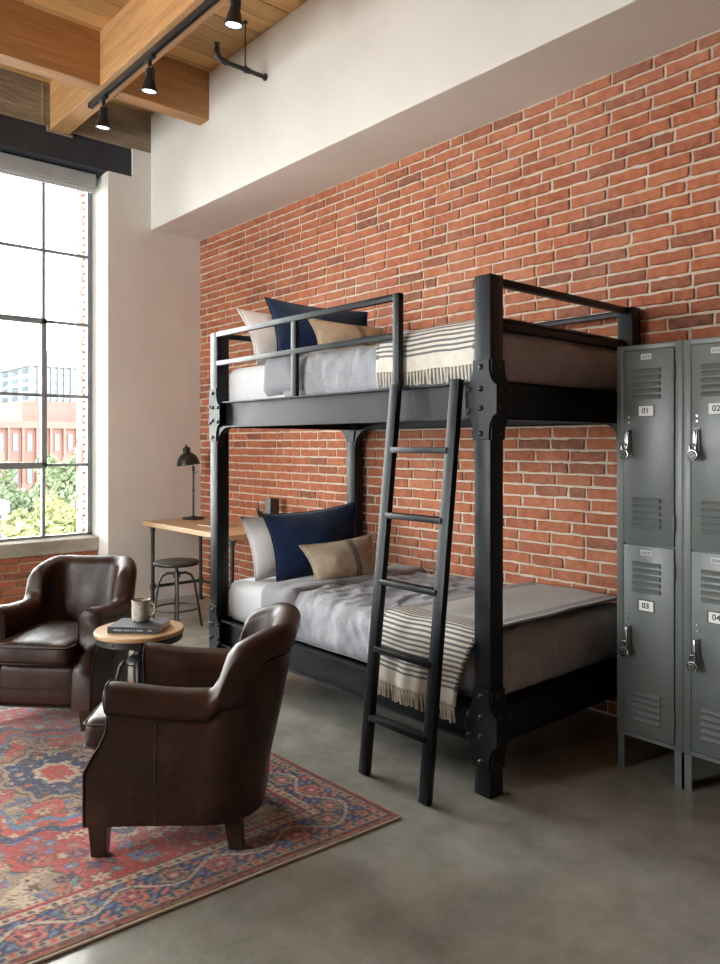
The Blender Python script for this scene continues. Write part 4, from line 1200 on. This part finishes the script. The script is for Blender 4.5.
    c0 = Vector((3.2, -2.45, 0)); b.transform(Matrix.Translation(-c0))
    me = bpy.data.meshes.new('rug'); b.to_mesh(me); b.free(); me.shade_smooth()
    m = mat('knotted_wool', (.4, .1, .08), .95, 0, .1); t = NT(m); at = t.n('ShaderNodeAttribute', attribute_name='pile')
    v = t.coords(); g = t.noise(v, 260, 2, .7)
    c = t.mix(.30, at.outputs['Color'], t.ramp(g, [(.3, (.35, .35, .35)), (.7, (1, 1, 1))]), 'MULTIPLY')
    t.color(c); t.b.inputs['Sheen Weight'].default_value = .25; t.bump(g, .6, .004)
    me.materials.append(m)
    e = thing('rug', 'worn red and navy oriental rug lying under the two leather armchairs', 'rug', c0)
    o = bpy.data.objects.new('pile', me); COL.objects.link(o); o.parent = e
    # bound cream cord along the edge by the camera and short knots
    cd = MB(); pts = []
    for k in range(120):
        w = LW*k/119; p = A + W*w - U*.004; off = .006*nz(0, w*2.2, 3); pts.append(Vector((p.x+off, p.y+off*.5, .006))-c0)
    cd.tube(pts, .0045, 8); cd.build('edge_cord', M['cream'], e, sm=True); cd = MB()
    pts = []
    for k in range(120):
        w = LW*k/119; p = A + U*LU + W*w + U*.004; pts.append(Vector((p.x, p.y, .008))-c0)
    cd.tube(pts, .0045, 8); cd.build('edge_cord', M['cream'], e, sm=True)
rug()

# ---------------------------------------------------------------- outside the window
M['ext_glass'] = m_noise('hazed_tower_glass', (.034, .048, .058), (.046, .062, .072), 1, .25)  # tower glass lightened: distance haze put into its colour
M['ext_conc'] = m_noise('pale_concrete', (.070, .080, .086), (.082, .091, .097), .4, .8)
M['ext_brick'] = m_noise('far_brick', (.092, .045, .036), (.104, .054, .044), .3, .9)
M['ext_dark'] = mat('far_windows', (.022, .030, .038), .3)
M['ext_green'] = m_noise('tree_leaves', (.10, .115, .040), (.165, .175, .07), 2.2, .8)
M['ext_green2'] = m_noise('dark_tree_leaves', (.058, .085, .040), (.09, .12, .06), 2.2, .8)
M['bark'] = m_noise('bark', (.08, .06, .04), (.14, .1, .07), 5, .9)
GZ = -9.0
tag(MB().box(-160, -.8, -90, 110, GZ-.5, GZ).build('ground', m_noise('street', (.50, .48, .45), (.60, .58, .55), .2, .9)), kind='structure')  # street colour raised to bounce daylight up onto ceiling and soffit
def tower(name, label, x, y0, y1, ztop, m, nf, nc, dep=14, wm=None, pane=.7, rows_h=3.2, z0=GZ):
    e = thing(name, label, 'building', (x-dep/2, (y0+y1)/2, GZ)); T0 = Matrix.Translation((-(x-dep/2), -(y0+y1)/2, -GZ))
    b = MB(); b.box(x-dep, x, y0, y1, GZ, ztop, M=T0); b.box(x-dep-.2, x+.25, y0-.2, y1+.2, ztop, ztop+.5, M=T0); b.box(x-dep*.7, x-dep*.3, lerp(y0, y1, .3), lerp(y0, y1, .7), ztop, ztop+2.2, M=T0); b.build('walls', m, e)
    w = MB(); fh = (ztop-GZ)/nf; cw = (y1-y0)/nc
    for f in range(nf):
        for c in range(nc):
            ya = y0+cw*(c+.5-pane/2); za = GZ+fh*(f+.28)
            w.box(x, x+.06, ya, ya+cw*pane, za, za+fh*.55, M=T0)
    o = w.build('windows', wm or M['ext_dark'], e)
    s = MB()
    for c in range(nc+1):
        s.box(x, x+.25, y0+cw*c-.08, y0+cw*c+.08, GZ, ztop, M=T0)
    s.build('facade_ribs', m, e)
    # side towards the room too
    w = MB()
    for f in range(nf):
        for c in range(4):
            xa = x-dep+dep*(c+.5)/4-.9; za = GZ+fh*(f+.28); w.box(xa, xa+1.8, y0-.06, y0, za, za+fh*.55, M=T0)
    w.build('side_windows', wm or M['ext_dark'], e)
    return e
tower('tower_block', 'tall pale glass tower at the left edge beyond the window', -90, 6, 22.6, 14.5, M['ext_conc'], 22, 14, wm=M['ext_glass'])
tower('tower_block', 'pale blue glass tower seen right of the window mullion', -75, 22.3, 28.5, 9.6, M['ext_conc'], 20, 9, wm=M['ext_glass'])
tower('brick_building', 'low red brick building beyond the trees', -50, 11.8, 22.5, 2.6, M['ext_brick'], 5, 11, pane=.36)
tower('brick_building', 'lower pink brick block at the left edge outside', -40, 3, 9.4, .5, M['ext_brick'], 4, 6, pane=.4)
tower('office_building', 'low pale street-side building with wide dark windows', -24, 2.0, 5.0, -1.2, M['ext_conc'], 3, 3, pane=.75, dep=6)
def tree(label, c, r, m, seed, n=900):
    e = thing('tree', label, 'tree', (c[0], c[1], GZ), 0, 'trees outside the window'); rnd = random.Random(seed)
    h = c[2]-GZ
    b = MB(); b.tube([(0, 0, 0), (.1, .05, h*.4), (0, .1, h*.8), (.1, 0, h)], [.22, .17, .12, .05], 8)
    for k in range(6):
        a = k*1.05; b.tube([(0, .05, h*.55+k*.05), (r*.35*math.cos(a), r*.35*math.sin(a), h*.85), (r*.6*math.cos(a), r*.6*math.sin(a), h*1.02)], [.09, .06, .02], 6)
    b.build('trunk', M['bark'], e, sm=True)
    bm = bmesh.new()
    blobs = [(Vector((rnd.gauss(0, .42)*r, rnd.gauss(0, .42)*r, rnd.gauss(0, .36)*r)), rnd.uniform(.22, .42)*r) for _ in range(22)]
    for k in range(n*5):
        q, rr = rnd.choice(blobs); d = Vector((rnd.gauss(0, 1), rnd.gauss(0, 1), rnd.gauss(0, 1))).normalized()
        p = q + d*rr*rnd.uniform(.75, 1.05) + Vector((0, 0, h))
        s = rnd.uniform(.05, .10); a = Vector((rnd.gauss(0, 1), rnd.gauss(0, 1), rnd.gauss(0, 1))).normalized(); c_ = a.orthogonal().normalized(); 
        vs = [bm.verts.new(p+a*s*1.5), bm.verts.new(p+c_*s), bm.verts.new(p-a*s*1.5), bm.verts.new(p-c_*s)]; bm.faces.new(vs)
    f = MB(); f._merge(bm); f.build('foliage', m, e)
tree('bright yellow-green tree close outside the window', (-12.5, 2.75, -.85), 1.0, M['ext_green'], 3, 1500)
tree('mid green tree behind the yellow-green tree', (-22, 7.2, -.8), 1.7, M['ext_green2'], 5, 1200)
tree('darker green tree left behind the window mullion', (-34, 8.0, -1.6), 1.6, M['ext_green2'], 6, 1000)

# ---------------------------------------------------------------- light and camera
w = bpy.data.worlds.new('World'); scn.world = w; w.use_nodes = True; nt = w.node_tree
bg = nt.nodes['Background']
tc = nt.nodes.new('ShaderNodeTexCoord'); sx = nt.nodes.new('ShaderNodeSeparateXYZ'); rp = nt.nodes.new('ShaderNodeValToRGB'); nn_ = nt.nodes.new('ShaderNodeTexNoise'); mx = nt.nodes.new('ShaderNodeMix'); mx.data_type = 'RGBA'
nt.links.new(tc.outputs['Generated'], sx.inputs[0]); nt.links.new(sx.outputs[2], rp.inputs[0])
rp.color_ramp.elements[0].position = 0.0; rp.color_ramp.elements[0].color = (.98, .985, 1.0, 1)
rp.color_ramp.elements[1].position = .8; rp.color_ramp.elements[1].color = (.88, .94, 1.0, 1)
nn_.inputs['Scale'].default_value = 2.2; nt.links.new(tc.outputs['Generated'], nn_.inputs['Vector'])
nt.links.new(nn_.outputs['Fac'], mx.inputs[0]); nt.links.new(rp.outputs[0], mx.inputs[6]); mx.inputs[7].default_value = (1, .98, .94, 1)
nt.links.new(mx.outputs[2], bg.inputs[0]); bg.inputs[1].default_value = 5.5

def portal(loc, rot, sx_, sy_):
    l = bpy.data.lights.new('window_portal', 'AREA'); l.shape = 'RECTANGLE'; l.size = sx_; l.size_y = sy_; l.cycles.is_portal = True
    o = bpy.data.objects.new('window_portal', l); COL.objects.link(o); o.location = loc; o.rotation_euler = rot
portal((-.62, -2.26, 2.24), (0, -PI/2, 0), 3.3, 2.68)
portal((-.62, -5.4, 2.24), (0, -PI/2, 0), 3.3, 2.62)
portal((2.0, RY-.32, 2.15), (PI/2, 0, 0), 3.2, 2.9)
for x in (.965, 1.745, 2.82):
    l = bpy.data.lights.new('track_spot', 'SPOT'); l.energy = 8; l.spot_size = 1.2; l.spot_blend = .6; l.color = (1, .86, .7); l.shadow_soft_size = .04
    o = bpy.data.objects.new('track_spot', l); COL.objects.link(o); o.location = (x, TY, 4.072-.147-.10); o.rotation_euler = (math.radians(0), math.radians(0), 0)

cam = bpy.data.cameras.new('camera'); co = bpy.data.objects.new('camera', cam); COL.objects.link(co); scn.camera = co
f_px, hor, yaw = 754.026, 444.127, math.radians(41.239)
co.location = (6.527, -3.664, 1.45)
fwd = Vector((-math.cos(yaw), math.sin(yaw), 0)); co.rotation_euler = fwd.to_track_quat('-Z', 'Y').to_euler()
cam.sensor_fit = 'HORIZONTAL'; cam.sensor_width = 36; cam.lens = f_px/720*36; cam.shift_x = 0; cam.shift_y = -(482-hor)/720
cam.clip_start = .05; cam.clip_end = 500
vs = scn.view_settings; vs.view_transform = 'Standard'; vs.look = 'None'; vs.gamma = 1; vs.exposure = 2.0; vs.use_curve_mapping = False
scn.cycles.max_bounces = 10; scn.cycles.diffuse_bounces = 6; scn.cycles.glossy_bounces = 4; scn.cycles.transparent_max_bounces = 12; scn.cycles.sample_clamp_indirect = 6
scn.cycles.caustics_reflective = False; scn.cycles.caustics_refractive = False
scn.cycles.use_denoising = True
